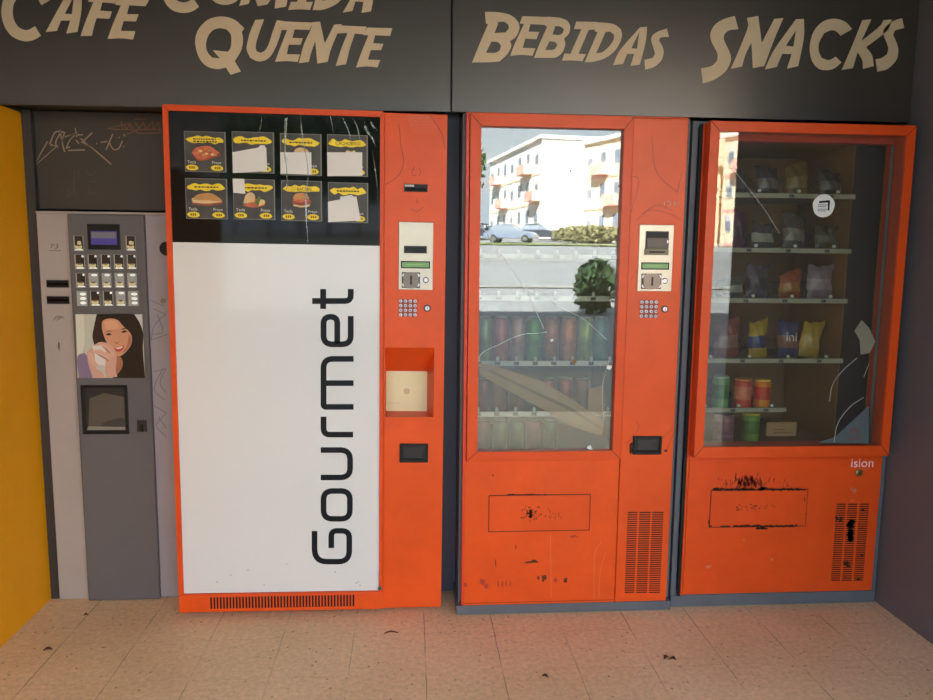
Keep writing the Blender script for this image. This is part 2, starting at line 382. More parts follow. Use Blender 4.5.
letter_word('wall_lettering', 'beige word BEBIDAS on the header above the drinks machine', [
    B1 + ([(62, 512), (140, 320), (205, 170), (185, 165), (178, 62), (290, 65), (390, 85), (450, 125), (482, 180), (475, 240), (445, 290), (400, 320), (410, 370), (380, 430), (330, 480), (280, 505)],
          [[(262, 250), (295, 165), (285, 155), (345, 150), (385, 175), (390, 210), (360, 245)], [(185, 425), (235, 325), (290, 330), (320, 360), (310, 400), (270, 425)]]),
    B1 + ([(402, 452), (440, 350), (525, 168), (485, 165), (510, 100), (745, 108), (720, 178), (580, 170), (565, 238), (660, 240), (635, 305), (535, 300), (512, 382), (625, 385), (600, 452), (500, 444)], []),
    B1 + ([(612, 470), (660, 350), (730, 190), (712, 185), (735, 105), (840, 115), (905, 140), (935, 185), (925, 250), (880, 300), (890, 350), (865, 420), (810, 465), (740, 470)],
          [[(775, 262), (800, 200), (790, 190), (840, 190), (880, 215), (865, 250), (830, 268)], [(712, 400), (750, 322), (800, 330), (820, 355), (800, 390), (770, 400)]]),
    B2 + ([(-27, 495), (60, 493), (155, 500), (185, 438), (118, 435), (210, 222), (265, 218), (290, 152), (100, 148), (78, 215), (145, 215), (48, 435), (-5, 432)], []),
    B2 + ([(175, 508), (290, 240), (262, 235), (285, 155), (370, 160), (440, 175), (495, 215), (505, 270), (485, 340), (430, 420), (350, 475), (250, 505)], [[(275, 430), (360, 240), (400, 235), (435, 265), (430, 310), (390, 370), (330, 420)]]),
    B2 + ([(425, 535), (490, 400), (665, 200), (728, 195), (715, 330), (665, 530), (580, 542), (615, 435), (550, 435), (515, 525)], [[(588, 385), (640, 390), (660, 240)]]),
    B2 + ([(905, 210), (830, 235), (780, 265), (765, 310), (785, 380), (800, 430), (780, 470), (705, 488), (712, 575), (790, 550), (850, 500), (875, 430), (865, 370), (835, 320), (840, 295), (870, 285), (922, 285)], [])])
letter_word('wall_lettering', 'beige word SNACKS on the header above the snack machine', [
    S1 + ([(330, 50), (230, 80), (160, 130), (128, 200), (140, 270), (185, 360), (185, 420), (140, 465), (50, 488), (65, 612), (160, 580), (250, 515), (295, 430), (290, 360), (240, 250), (245, 200), (285, 170), (360, 160)], []),
    S1 + ([(298, 490), (380, 300), (440, 140), (432, 68), (525, 50), (555, 275), (660, 75), (735, 68), (665, 230), (575, 468), (480, 485), (470, 270), (420, 370), (390, 472)], []),
    S1 + ([(580, 495), (660, 330), (840, 78), (905, 75), (905, 230), (858, 468), (765, 490), (805, 368), (725, 365), (680, 475)], [[(755, 298), (820, 305), (840, 170)]]),
    S2 + ([(475, 160), (430, 110), (370, 80), (300, 75), (220, 105), (150, 190), (122, 310), (140, 420), (190, 485), (250, 502), (320, 490), (385, 438), (338, 390), (280, 418), (220, 400), (195, 340), (200, 270), (240, 195), (300, 170), (345, 180), (378, 215)], []),
    S2 + ([(388, 500), (470, 310), (560, 85), (635, 78), (550, 260), (700, 140), (735, 85), (805, 80), (780, 150), (720, 215), (590, 310), (640, 380), (655, 468), (565, 492), (560, 420), (520, 350), (480, 485)], []),
    S2 + ([(890, 68), (810, 95), (745, 150), (735, 200), (775, 310), (765, 370), (720, 400), (670, 412), (685, 515), (770, 490), (840, 420), (858, 350), (850, 290), (815, 210), (830, 170), (908, 150)], [])])

# scrawled tags on the niche panel
GR = mat('graffiti_pale', s3(150, 134, 110), .7); GR2 = mat('graffiti_brown', s3(118, 80, 52), .7); GR3 = mat('graffiti_faint', s3(78, 73, 66), .7)
NF = Frame(0, .205)
def scrawl(name, label, strokes, m, w, F=NF, src=(25, 110, 6.664)):
    mb = MB()
    for st in strokes:
        pts = F.loop(st, *src)
        mb.prism(ribbon(smooth_loop(pts, closed=False, sharp=75), w), -.0006, -.0001)
    o = mb.build(name, m); o.location = F.o
    return tag(o, label, 'graffiti')
scrawl('graffiti_tag', 'pale scrawled tag with long tails on the dark panel above the coffee machine', [
    [(150, 210), (55, 380), (215, 240), (170, 235)], [(215, 245), (165, 225), (200, 150), (240, 145), (205, 215), (225, 255), (265, 150), (235, 140), (250, 225), (265, 280)],
    [(265, 180), (350, 150), (300, 200), (275, 255), (300, 245)], [(335, 120), (345, 180)], [(300, 165), (385, 165)], [(340, 200), (360, 225)],
    [(450, 150), (380, 215), (430, 240), (480, 280), (575, 362)], [(285, 270), (400, 265)], [(370, 190), (440, 250)]], GR, .0046)
scrawl('graffiti_tag', 'small pale scrawl with dots to the right of the long-tailed tag', [
    [(475, 222), (480, 228)], [(505, 215), (550, 210)], [(585, 160), (540, 265)], [(560, 215), (590, 262), (625, 255), (650, 205)], [(655, 240), (660, 246)], [(625, 180), (630, 186)], [(655, 160), (668, 175)]], GR, .0042)
scrawl('graffiti_tag', 'brown scrawled tag in the upper right corner of the niche panel', [
    [(700, 88), (550, 122), (640, 130), (905, 130)], [(640, 75), (650, 130)], [(660, 100), (680, 128), (700, 90), (715, 130)], [(730, 60), (800, 62)], [(735, 80), (760, 125), (790, 80)], [(790, 85), (805, 128), (850, 75), (855, 128), (890, 80), (900, 150)],
    [(680, 160), (740, 140), (760, 155), (905, 152)]], GR2, .0036)
scrawl('graffiti_tag', 'faint grey scrawl low on the niche panel just above the coffee machine', [
    [(330, 400), (325, 520), (345, 590)], [(355, 400), (360, 450)], [(410, 410), (440, 440), (470, 410)], [(425, 475), (475, 475)], [(280, 530), (300, 550), (280, 585)], [(430, 500), (430, 560), (470, 550)]], GR3, .004)

# ================================================================== COFFEE MACHINE
CF = Frame(-1.09, .168)
cof = thing('coffee_machine', 'grey coffee vending machine in the niche beside the yellow wall', 'vending machine', CF.o)
LG = mat('light_grey_coffee', s3(168, 160, 156), .5, var=.03); LG2 = mat('lilac_grey_panel', s3(160, 156, 164), .5, var=.03)
MG = mat('mid_grey_coffee', s3(101, 99, 101), .5, var=.03, spec=.3)
def cx(v): return v - CF.o.x
MB().box(cx(-1.344), cx(-.852), .022, .6, .02, 1.47).build('cabinet', DARKSTEEL, cof)
x0, z1 = CF.p(34.9, 212, 0); zb = CF.p(62, 599.5)[1]
lp = MB().box(cx(-1.346), CF.p(65, 213, -.018)[0] + .012, 0, .022, zb, z1 - .004).build('side_panel', LG, cof, bevel=.003)
rp = MB().box(CF.p(152, 400, 0)[0] - .004, cx(-.852), 0, .022, zb, z1 - .004).build('side_panel', LG2, cof, bevel=.003)
rp['label'] = 'lilac grey scribbled side panel'
fx0 = (CF.p(65, 213, -.018)[0] + CF.p(89.6, 602, -.018)[0]) / 2; fx1 = (CF.p(143.4, 213.7, -.018)[0] + CF.p(159.9, 601, -.018)[0]) / 2; fz1 = CF.p(100, 214, -.018)[1]; fz0 = CF.p(120, 602, -.018)[1]
fz0 = .002
fp = MB().box(fx0, fx1, -.018, .02, fz0, fz1).build('front_panel', MG, cof, bevel=.005)
MB().box(cx(-1.346), cx(-.852), -.004, .03, z1 - .004, z1 + .004).build('top_trim', LG, cof, bevel=.001)
FY = -.018
# display
x0, x1, z0, z1 = CF.rect(87.4, 224, 121, 249.7, FY)
d = MB().box(x0, x1, FY - .006, FY + .002, z0, z1).build('display', BLACK, cof, bevel=.002)
x0, x1, z0, z1 = CF.rect(91.4, 231, 118, 245, FY)
mb = MB().use(mat('violet_lcd', s3(70, 62, 140), .3, emit=.25)).box(x0, x1, FY - .008, FY - .0062, z0, z1)
mb.use(mat('pale_lcd', s3(120, 122, 132), .35)).box(x0 + .003, x1 - .003, FY - .0084, FY - .0081, z0 + (z1 - z0) * .48, z1 - .004)
mb.build('screen', None, d)
# selection buttons
BW = mat('button_white', s3(224, 232, 228), .4, emit=.7); BD = mat('button_dark', s3(34, 28, 22), .4); BC = mat('button_cup', s3(205, 200, 160), .5, emit=.12)
BR_ = mat('button_coffee', s3(120, 90, 60), .5); BG = mat('button_grey', s3(150, 158, 154), .4, emit=.1); BF = mat('button_frame', s3(170, 166, 156), .4)
BX = lambda a: 66 + a / 7.777
BY = lambda a: 220 + a / 7.777
rows = [(122, 240, [(60, 140), (465, 545)], 'pp'), (268, 382, [(68, 150), (170, 250), (272, 352), (373, 452), (474, 552)], 'ddddd'),
        (412, 526, [(78, 157), (177, 258), (280, 357), (380, 458), (478, 556)], 'dgggg'), (552, 668, [(85, 170), (188, 270), (288, 370), (388, 468), (485, 568)], 'wddgw')]
for (ya, yb, xs, kinds) in rows:
    for (xa, xb), k in zip(xs, kinds):
        x0, x1, z0, z1 = CF.rect(BX(xa), BY(ya), BX(xb), BY(yb), FY); w, h = x1 - x0, z1 - z0
        mb = MB().use(BF).box(x0, x1, FY - .004, FY + .001, z0, z1)
        bg = {'d': BD, 'p': BD, 'g': BG, 'w': BG}[k]
        mb.use(bg).box(x0 + w * .12, x1 - .0008, FY - .0046, FY - .004, z0 + .002, z1 - .001)
        y = FY - .0049
        if k == 'w':
            for q in (.15, .45, .75): mb.use(BW).sheet(ell(x0 + w * .62, z0 + h * (q + .05), w * .3, h * .09), y)
        else:
            mb.use(BC).sheet([(x0 + w * (.5 + .38 * math.cos(t)), z0 + h * (.28 + .22 * math.sin(t) * (.6 if math.sin(t) > 0 else 1))) for t in [2 * math.pi * i / 16 for i in range(16)]], y)
            mb.use(BR_).sheet(ell(x0 + w * .5, z0 + h * .36, w * .26, h * .06, 12), y - .0003)
            mb.use(BW).sheet([(x0 + w * .12, z0 + .002), (x1 - w * .02, z0 + .002), (x1 - w * .1, z0 + h * .12), (x0 + w * .2, z0 + h * .12)], y)
            if k == 'g': mb.use(BW).sheet(ell(x0 + w * .6, z1 - h * .14, w * .3, h * .08, 12), y)
            if k == 'd': mb.use(BW).sheet(ell(x1 - w * .16, z1 - h * .12, w * .12, h * .08, 12), y)
            if k == 'p': mb.use(BC).sheet(blob(x0 + w * .6, z0 + h * .5, w * .25, h * .18, 12), y)
        mb.build('selection_button', None, fp)
# slots
for (l, t, r, b) in ((46.6, 280, 69, 287.6), (47, 296.2, 69.7, 303.9)):
    x0, x1, z0, z1 = CF.rect(l, t, r, b, 0)
    MB().use(BLACK).box(x0, min(x1, fx0 - .0005), -.004, .001, z0, z1).use(GLOSSBLACK).box(x0 + .003, min(x1, fx0 - .0005) - .002, -.005, -.004, z0 + .008, z1 - .008).build('card_slot', None, cof, bevel=.001)
# emblems on the left panel
EM = mat('emblem_grey', s3(112, 106, 102), .5)
mb = MB().use(EM)
c = CF.p(54.5, 246.5)
mb.prism(ribbon(smooth_loop([(c[0] - .012, c[1] - .006), (c[0] - .008, c[1] + .008), (c[0], c[1] + .004)], False, sharp=90), .003), -.0008, .001)
mb.prism(ribbon(smooth_loop([(c[0] + .002, c[1] - .008), (c[0] + .011, c[1] - .002), (c[0] + .009, c[1] + .010)], False, sharp=90), .004), -.0008, .001)
mb.box(c[0] - .02, c[0] + .022, -.0008, .001, c[1] - .016, c[1] - .0135)
mb.build('emblem', None, cof)
mb = MB().use(EM); c = CF.p(58.6, 317.5)
for k in range(4): mb.prism(ribbon(smooth_loop([(c[0] - .02 + k * .006, c[1] - .012 + .004 * (k % 2)), (c[0] - .008 + k * .007, c[1] + .006), (c[0] + .006 + k * .005, c[1] - .004)], False, sharp=90), .002), -.0008, .001)
mb.build('hand_and_cup_symbol', None, cof)
mb = MB().use(mat('rust_mark', s3(110, 84, 60), .8)); a, b = CF.p(58.5, 341), CF.p(59, 352)
mb.sheet([(a[0], a[1]), (a[0] + .005, a[1] - .01), (b[0] + .002, b[1]), (b[0] - .003, (a[1] + b[1]) / 2)], -.0006); mb.build('scuff_mark', None, cof)
# photo panel: woman with a white cup
def poster():
    P = lambda pts, y=FY: CF.loop(pts, 70, 310, 10, y)
    mb = MB(); n = [0]
    def lay(pts, col, sm=True):
        n[0] += 1; y = FY - .003 - n[0] * .00012
        q = P(pts); q = smooth_loop(q, sharp=70) if sm else q
        mb.use(mat('photo_%d_%d_%d' % col, s3(*col), .3)).prism([q], y, y + .0001)
    x0, x1, z0, z1 = CF.rect(74.6, 313.6, 144.8, 378.6, FY)
    mb.use(MG).box(x0, x1, FY - .003, FY + .001, z0, z1)
    lay([(58, 42), (725, 42), (755, 678), (80, 678)], (196, 200, 186), False)
    lay([(58, 42), (140, 42), (150, 300), (120, 440), (80, 460)], (214, 218, 202))
    lay([(270, 42), (640, 42), (700, 130), (735, 240), (732, 400), (755, 678), (430, 678), (440, 450), (330, 345), (245, 345), (228, 260), (245, 160)], (18, 14, 15))
    lay([(270, 60), (330, 100), (320, 220), (345, 320), (290, 340), (238, 300), (245, 180)], (46, 30, 27))
    lay([(330, 110), (400, 84), (480, 100), (545, 170), (590, 210), (622, 270), (612, 350), (560, 420), (500, 462), (455, 445), (430, 390), (375, 330), (340, 250), (324, 180)], (206, 152, 122))
    lay([(345, 120), (400, 100), (470, 115), (500, 180), (440, 190), (370, 200)], (218, 168, 136))
    lay([(590, 240), (618, 280), (606, 350), (560, 410), (530, 420), (575, 350)], (176, 116, 92))
    lay([(350, 222), (395, 205), (430, 216), (395, 212)], (56, 34, 28)); lay([(505, 196), (540, 180), (580, 186), (545, 190)], (56, 34, 28))
    lay([(358, 246), (390, 230), (424, 240), (392, 254)], (40, 26, 24)); lay([(512, 222), (545, 202), (582, 210), (548, 226)], (40, 26, 24))
    lay([(450, 310), (475, 325), (505, 305), (480, 338), (455, 330)], (172, 108, 88))
    lay([(445, 375), (500, 366), (548, 350), (540, 385), (505, 412), (465, 410)], (196, 70, 72))
    lay([(455, 377), (500, 370), (535, 360), (520, 380), (480, 388)], (232, 224, 216))
    lay([(455, 450), (520, 480), (530, 560), (480, 640), (440, 660), (440, 500)], (168, 112, 88))
    lay([(80, 470), (150, 425), (190, 490), (232, 678), (92, 678)], (128, 116, 148))
    lay([(175, 430), (200, 398), (245, 352), (312, 318), (400, 340), (450, 390), (472, 470), (462, 600), (480, 665), (370, 678), (352, 600), (330, 560), (290, 592), (340, 640), (352, 678), (236, 678), (196, 560)], (208, 164, 148))
    lay([(226, 362), (340, 346), (362, 430), (355, 580), (330, 596), (264, 574), (252, 440)], (222, 220, 218))
    lay([(258, 540), (352, 550), (350, 585), (328, 596), (266, 576)], (196, 196, 192))
    for f in ([(300, 330), (352, 342), (440, 420), (436, 470), (392, 440)], [(250, 396), (320, 400), (404, 460), (400, 500), (330, 452), (250, 424)], [(190, 420), (230, 430), (256, 500), (300, 560), (250, 560), (200, 500)]):
        lay(f, (216, 176, 158))
    lay([(320, 345), (400, 410), (410, 440), (396, 430)], (170, 120, 106)); lay([(255, 428), (330, 455), (398, 505), (390, 512)], (170, 120, 106))
    lay([(650, 42), (725, 42), (735, 190), (700, 120)], (206, 212, 214))
    return mb.build('picture_panel', None, cof)
pp = poster(); pp['label'] = 'photo of a dark-haired woman drinking from a white cup'
# cup bay
x0, x1, z0, z1 = CF.rect(80.7, 385, 129.7, 433.8, FY)
cb = MB().ring(x0, x1, z0, z1, .011, FY - .007, FY + .001).build('cup_bay', BLACK, cof, bevel=.003)
w, h = x1 - x0, z1 - z0
mb = MB().use(mat('bay_dark', s3(34, 34, 36), .4)).box(x0 + .010, x1 - .010, FY - .0015, FY - .0008, z0 + .010, z1 - .010)
mb.use(mat('bay_inside', s3(84, 82, 77), .3)).sheet([(x0 + .02, z0 + .024), (x1 - .014, z0 + .024), (x1 - .014, z1 - .045), (x0 + w * .5, z1 - .03), (x0 + .03, z1 - .05)], FY - .0021)
mb.use(mat('bay_metal', s3(140, 138, 130), .3)).sheet([(x0 + .015, z0 + .016), (x1 - .014, z0 + .016), (x1 - .014, z0 + .026), (x0 + .02, z0 + .03)], FY - .0026)
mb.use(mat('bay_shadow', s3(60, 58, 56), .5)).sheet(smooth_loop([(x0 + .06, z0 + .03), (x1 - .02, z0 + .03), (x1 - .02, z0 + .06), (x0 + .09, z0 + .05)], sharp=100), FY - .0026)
mb.build('bay_door', None, cb)
x0, x1, z0, z1 = CF.rect(135.5, 418.7, 149, 433, FY)
cr = MB().use(MG).ring(x0, x1, z0, z1, .005, FY - .004, FY + .001).use(mat('bay_dark', s3(34, 34, 36), .4)).box(x0 + .005, x1 - .005, FY - .001, FY, z0 + .005, z1 - .005).use(BLACK).box(x0 + .018, x1 - .018, FY - .004, FY, z0 + .006, z1 - .02).build('coin_return', None, cof)
c = CF.p(163, 248.6)
MB().use(BLACK).disc(c[0] + .014, c[1], .026, -.003, .001, 24).build('dark_hole_disc', None, cof)  # flat black disc put in for the dark inside a hole
c = CF.p(163.4, 300.6)
MB().use(NICKEL).disc(c[0], c[1], .011, -.005, .001, 18).use(BLACK).disc(c[0], c[1], .006, -.0055, -.005, 14).use(NICKEL).disc(c[0], c[1], .004, -.006, -.0055, 12).build('lock', None, cof)
# pen scribbles on the right side panel
mat('pen_line', s3(116, 112, 120), .6)
for st in ([(465, 380), (510, 400), (470, 440), (460, 490), (515, 470)], [(480, 400), (500, 460), (465, 470)], [(470, 600), (510, 590), (490, 640), (515, 680)], [(500, 590), (470, 660), (505, 700)], [(455, 350), (505, 372)], [(470, 720), (512, 745), (478, 790), (514, 830)], [(485, 760), (512, 800)]):
    MB().prism(ribbon(smooth_loop(CF.loop(st, 20, 200, 3.5), False, sharp=90), .0022), -.0008, .001).build('pen_scribble', MATS['pen_line'], rp)

# ================================================================== FOOD MACHINE (GOURMET)
GF = Frame(-.36, 0, .006)
gm = thing('food_machine', 'tall orange and white machine lettered Gourmet, between coffee machine and drinks machine', 'vending machine', GF.o, .006)
g = lambda *q: GF.rect(*q)
gl, gt = GF.p(162, 104); gr_, _ = GF.p(445.3, 300); _, gb = GF.p(300, 611)
fr, _ = GF.p(383.5, 300); _, ft = GF.p(270, 107.5)
MB().box(gl, gr_, .20, .86, gb, ft - .012).build('cabinet', ORANGE, gm)
MB().box(gl, fr - .001, .02, .20, gb, ft - .006).build('door', ORANGE, gm)
# right column with the hatch opening
hx0, hx1, hz0, hz1 = g(385.5, 348, 433, 417, .012)
ct = GF.p(415, 113.5, .012)[1]
MB().prism([[(fr, gb), (gr_, gb), (gr_, ct), (fr, ct)], [(hx0, hz0), (hx1, hz0), (hx1, hz1), (hx0, hz1)]], .012, .20).build('control_column', ORANGE2, gm, bevel=.002)
bx0, bx1, bz0, bz1 = g(386, 371, 427, 411, .10)
mb = MB().use(ORANGE)
F_ = [mb.bm.verts.new(v) for v in ((hx0, .012, hz0), (hx1, .012, hz0), (hx1, .012, hz1), (hx0, .012, hz1))]
B_ = [mb.bm.verts.new(v) for v in ((bx0, .10, bz0), (bx1, .10, bz0), (bx1, .10, bz1), (bx0, .10, bz1))]
for i in range(4): mb.face([F_[i], F_[(i + 1) % 4], B_[(i + 1) % 4], B_[i]])
ht = mb.build('hatch_recess', None, gm)
mb = MB().use(CREAM).box(bx0, bx1, .099, .105, bz0, bz1).use(mat('cream_mark', s3(200, 175, 140), .5)).disc((bx0 + bx1) / 2, (bz0 + bz1) / 2, .012, .0985, .099).box(bx0, bx0 + .05, .0985, .099, bz0 + .03, bz0 + .0315)
mb.build('hatch_flap', None, ht)
# door frame ring
kb = GF.p(280, 594.5)[1]
fw_ = .018
mb = MB().use(ORANGE).prism([[(gl, kb), (fr, kb), (fr, ft), (gl, ft)], [(gl + fw_, kb + fw_ * .3), (fr - fw_ * .75, kb + fw_ * .3), (fr - fw_ * .75, ft - fw_ * 1.1), (gl + fw_, ft - fw_ * 1.1)]], 0, .02)
mb.use(GROOVE)
for (a, b) in (((gl + .001, ft - .001), (gl + fw_, ft - fw_ * 1.1)), ((fr - .001, ft - .001), (fr - fw_ * .75, ft - fw_ * 1.1)), ((gl + .001, kb - .002), (gl + fw_, kb + fw_ * .35))):
    mb.prism(ribbon([a, b], .0018), -.0004, .001)
mb.build('door_frame', None, gm, bevel=.0015)
px0, px1, pz1, pz0 = gl + fw_, fr - fw_ * .75, ft - fw_ * 1.1, kb + fw_ * .3
_, bz = GF.p(276, 244, .008)
wp = MB().box(px0, px1, .008, .019, pz0 + .001, bz).build('white_panel', WHITE, gm)
bp_ = MB().box(px0, px1, .0082, .019, bz, pz1).build('black_panel', GLOSSBLACK, gm)
# word Gourmet, reading upwards
def gpath(pts, r, src, closed=False):
    q = fillet(pts, r, closed=closed); return ribbon([GF.p(src[0] + x / 4.667, src[1] + y / 4.667, .008) for x, y in q], .0205, closed)
Ga, Gb = (300, 280), (300, 420)
for lt in ([gpath([(57, 98), (237, 98), (237, 42)], 34, Ga), gpath([(108, 42), (108, 135)], 0, Ga)],
           [gpath([(237, 168), (237, 300), (110, 300), (110, 172), (174, 172), (174, 296)], [0, 42, 42, 34, 30, 0], Ga)],
           [gpath([(250, 368), (110, 368), (110, 592), (250, 592)], [0, 44, 12, 0], Ga), gpath([(110, 481), (250, 481)], 0, Ga)],
           [gpath([(110, -16), (110, 68), (248, 68)], 30, Gb)],
           [gpath([(97, 140), (234, 140), (234, 268), (97, 268)], 46, Gb)],
           [gpath([(110, 331), (233, 331), (233, 461), (110, 461)], 42, Gb, True)],
           [gpath([(68, 518), (68, 661), (230, 661), (230, 517), (146, 517), (146, 597)], [0, 60, 52, 34, 26, 0], Gb)]):
    mb = MB()
    for k, lps in enumerate(lt): mb.prism(lps, .0066 - .0001 * k, .0079)
    mb.build('letter', INK, wp)
# grime spots near the foot of the white panel
mb = MB().use(mat('speck', s3(110, 106, 100), .8))
for (x, y) in ((231, 575), (264, 585), (356, 583), (358, 582), (248, 570), (217, 582), (335, 572), (287, 564), (360, 585)):
    c = GF.p(x, y, .008); mb.sheet(blob(c[0], c[1], .002, .002, 8), .0074); mb.build('grime_speck', None, wp); mb = MB().use(MATS['speck'])
# kick panel with vent
k0 = gb
kp = MB().box(gl, fr + .002, .004, .02, k0, kb - .0015).build('kick_panel', ORANGE2, gm, bevel=.0015)
x0, x1, z0, z1 = g(209.5, 597.4, 355, 605.8, .004)
_, z0 = GF.p(280, 607.5, .004); _, z1 = GF.p(280, 595.8, .004)
z1 = min(z1, kb - .008)
n = 46; mb = MB().use(BLACK).box(x0, x1, .0034, .0041, z0, z1).use(ORANGE2)
for i in range(n + 1):
    x = x0 + (x1 - x0) * i / n; mb.box(x - .0024, x + .0024, .0020, .0035, z0, z1)
mb.build('vent_grille', None, gm)
c = GF.p(380, 588, 0); MB().use(NICKEL).disc(c[0], c[1], .008, -.004, 0, 16).use(BLACK).box(c[0] - .005, c[0] + .005, -.0045, -.004, c[1] - .001, c[1] + .001).build('lock_screw', None, gm)
for x in (gl + .05, gr_ - .05):
    for y in (.06, .78): MB().lathe([(.022, 0), (.022, gb * .5), (.014, gb * .5), (.014, gb + .004)], (x, y, 0)).build('foot', BLACK, gm)

FILMW = glass_mat('clear_film', .24, s3(206, 210, 214), .05)
mb = MB().use(FILMW)  # pale streaks: sheen on the film wrinkles put into the colour
for st, w in (([(364, 122), (367, 131), (372, 138), (376, 147)], [.002, .012, .006, .002]), ([(369, 119), (373, 126), (378, 131)], [.001, .008, .001]), ([(352, 116), (358, 130), (361, 150)], [.001, .005, .001]),
              ([(286, 118), (285, 150), (287, 178), (285, 205)], [.012, .008, .004, .001]), ([(300, 112), (303, 140), (308, 170), (306, 205), (308, 243)], [.001, .006, .003, .007, .002]), ([(330, 114), (334, 135)], [.004, .001]), ([(341, 115), (349, 132), (352, 150)], [.001, .005, .001]),
              ([(372, 150), (376, 175), (378, 200)], [.001, .004, .001]), ([(262, 118), (258, 140)], [.004, .001])):
    pts = [GF.p(x, y, 0) for x, y in st]; q = smooth_loop(pts, False, sharp=90); n = len(q); ww = [w[min(len(w) - 1, int(i / max(1, n - 1) * (len(w) - 1) + .5))] for i in range(n)]
    mb.prism(ribbon(q, [k * .8 for k in ww]), -.0002, .0002); 
    mb.build('film_crease_sheen', None, gm); mb = MB().use(FILMW)
def payment(F, parent, dy, plate, display, coin, btn, bill=None, acceptor=None):
    x0, x1, z0, z1 = F.rect(*plate, dy)
    p = MB().box(x0, x1, dy - .004, dy + .001, z0, z1).build('payment_panel', STEEL, parent, bevel=.002)
    if bill:
        a, b, c, d = F.rect(*bill, dy); MB().use(BLACK).box(a, b, dy - .006, dy - .003, c, d).use(GLOSSBLACK).box(a + .004, b - .004, dy - .0065, dy - .006, c + .006, d - .006).build('note_slot', None, p, bevel=.001)
    if acceptor:
        a, b, c, d = F.rect(*acceptor, dy); h = d - c
        mb = MB().use(mat('reader_brown', s3(62, 54, 48), .4)).box(a, b, dy - .005, dy - .003, c, d)
        mb.use(BLACK).box(a + .003, b - .003, dy - .0055, dy - .005, c + h * .72, d - .003)
        mb.use(mat('reader_dark', s3(74, 64, 58), .35)).prism([[(a + .002, c + h * .3), (b - .002, c + h * .3), (b - .002, c + h * .68), (a + .002, c + h * .68)]], dy - .014, dy - .005)
        mb.use(mat('reader_olive', s3(122, 112, 84), .4)).box(a - .003, b, dy - .010, dy - .005, c, c + h * .26)
        mb.use(BLACK).box(a + .014, b - .014, dy - .0105, dy - .010, c + h * .09, c + h * .15)
        mb.use(KEY).box(b - .009, b - .004, dy - .0145, dy - .014, c + h * .5, c + h * .62)
        mb.build('note_reader', None, p, bevel=.001)
    a, b, c, d = F.rect(*display, dy)
    mb = MB().use(BLACK).box(a, b, dy - .006, dy - .003, c, d).use(LCD).box(a + .004, b - .004, dy - .0064, dy - .006, c + .004, d - .004)
    mb.use(LCDD).box(a + .02, b - .025, dy - .0066, dy - .0064, c + (d - c) * .42, c + (d - c) * .6)
    mb.build('display', None, p)
    a, b, c, d = F.rect(*coin, dy); w, h = b - a, d - c
    mb = MB().use(mat('coin_dark', s3(70, 60, 55), .3, .7)).box(a, b, dy - .006, dy - .003, c, d)
    mb.use(mat('coin_dull', s3(104, 95, 88), .28, .8)); mid = (c + d) / 2
    mb.prism([smooth_loop([(a + w * .2, d - h * .05), (a + w * .8, d - h * .05), (a + w * .92, mid), (a + w * .8, c + h * .05), (a + w * .2, c + h * .05), (a + w * .08, mid)], sharp=95)], dy - .014, dy - .006)
    mb.use(BLACK).box(a + w * .46, a + w * .56, dy - .0146, dy - .014, mid - h * .28, mid + h * .28)
    mb.use(KEY)
    for (u, v) in ((.12, .2), (.12, .8), (.88, .2), (.88, .8)): mb.disc(a + w * u, c + h * v, w * .1, dy - .008, dy - .006, 12)
    mb.box(b, b + w * .1, dy - .009, dy - .004, mid - h * .1, mid + h * .1)
    mb.build('coin_slot', None, p, bevel=.0008)
    c = F.p(*btn, dy)
    MB().use(BLACK).disc(c[0], c[1], .0105, dy - .0055, dy - .003, 20).use(KEY).disc(c[0], c[1], .0075, dy - .0085, dy - .0055, 18).build('return_button', None, p)
    return p
def keypad(F, parent, dy, cxs, cys, r=.0062):
    (ax, az), (bx, bz) = F.p(cxs[0], cys[0], dy), F.p(cxs[1], cys[1], dy)
    k = MB().box(ax - .0065, bx + .0065, dy - .0012, dy + .0006, bz - .0065, az + .0065).build('keypad', mat('keypad_plate', s3(150, 60, 40), .4), parent)
    for j in range(4):
        for i in range(4):
            x = ax + (bx - ax) * i / 3; z = az + (bz - az) * j / 3
            MB().use(KEY).lathe([(r, 0), (r * .9, .003), (r * .6, .0036)], (x, dy - .0012, z), 'y', 14).use(BLACK).box(x - .0014, x + .0014, dy - .0051, dy - .0048, z - .002, z + .002).build('key', None, k)
def keylock(F, parent, dy, c, r):
    x, z = F.p(*c, dy)
    MB().use(mat('lock_ring', s3(88, 82, 80), .3, .7)).lathe([(r, 0), (r, .004), (r * .75, .006)], (x, dy, z), 'y').use(KEY).disc(x, z, r * .6, dy - .0065, dy - .006).use(BLACK).box(x - .001, x + .001, dy - .0068, dy - .0065, z - r * .4, z + r * .4).build('lock', None, parent)
def coincup(F, parent, dy, q, lab=None):
    x0, x1, z0, z1 = F.rect(*q, dy); w = .008
    mb = MB().use(BLACK).prism([[(x0, z0), (x1, z0), (x1, z1), (x0, z1)], [(x0 + w, z0 + w * 1.5), (x1 - w, z0 + w * 1.5), (x1 - w, z1 - w), (x0 + w, z1 - w)]], dy - .008, dy + .001)
    mb.use(mat('cup_inside', s3(26, 24, 26), .25)).box(x0 + w, x1 - w, dy - .002, dy + .0005, z0 + w * 1.5, z1 - w)
    mb.use(mat('cup_flap', s3(36, 34, 36), .2)).box(x0 + .018, x1 - .018, dy - .005, dy - .002, z0 + .014, z1 - .014)
    return mb.build('coin_return', None, parent, bevel=.0012)
GY = .012
payment(GF, gm, GY, (398.7, 221.7, 432.7, 290.2), (401, 260.9, 430, 268.6), (401.8, 272, 420, 288), (425.8, 280), bill=(403.9, 245.7, 426.8, 253.5))
keypad(GF, gm, GY, (400.6, 415), (301, 315))
keylock(GF, gm, GY, (427.3, 308.2), .013)
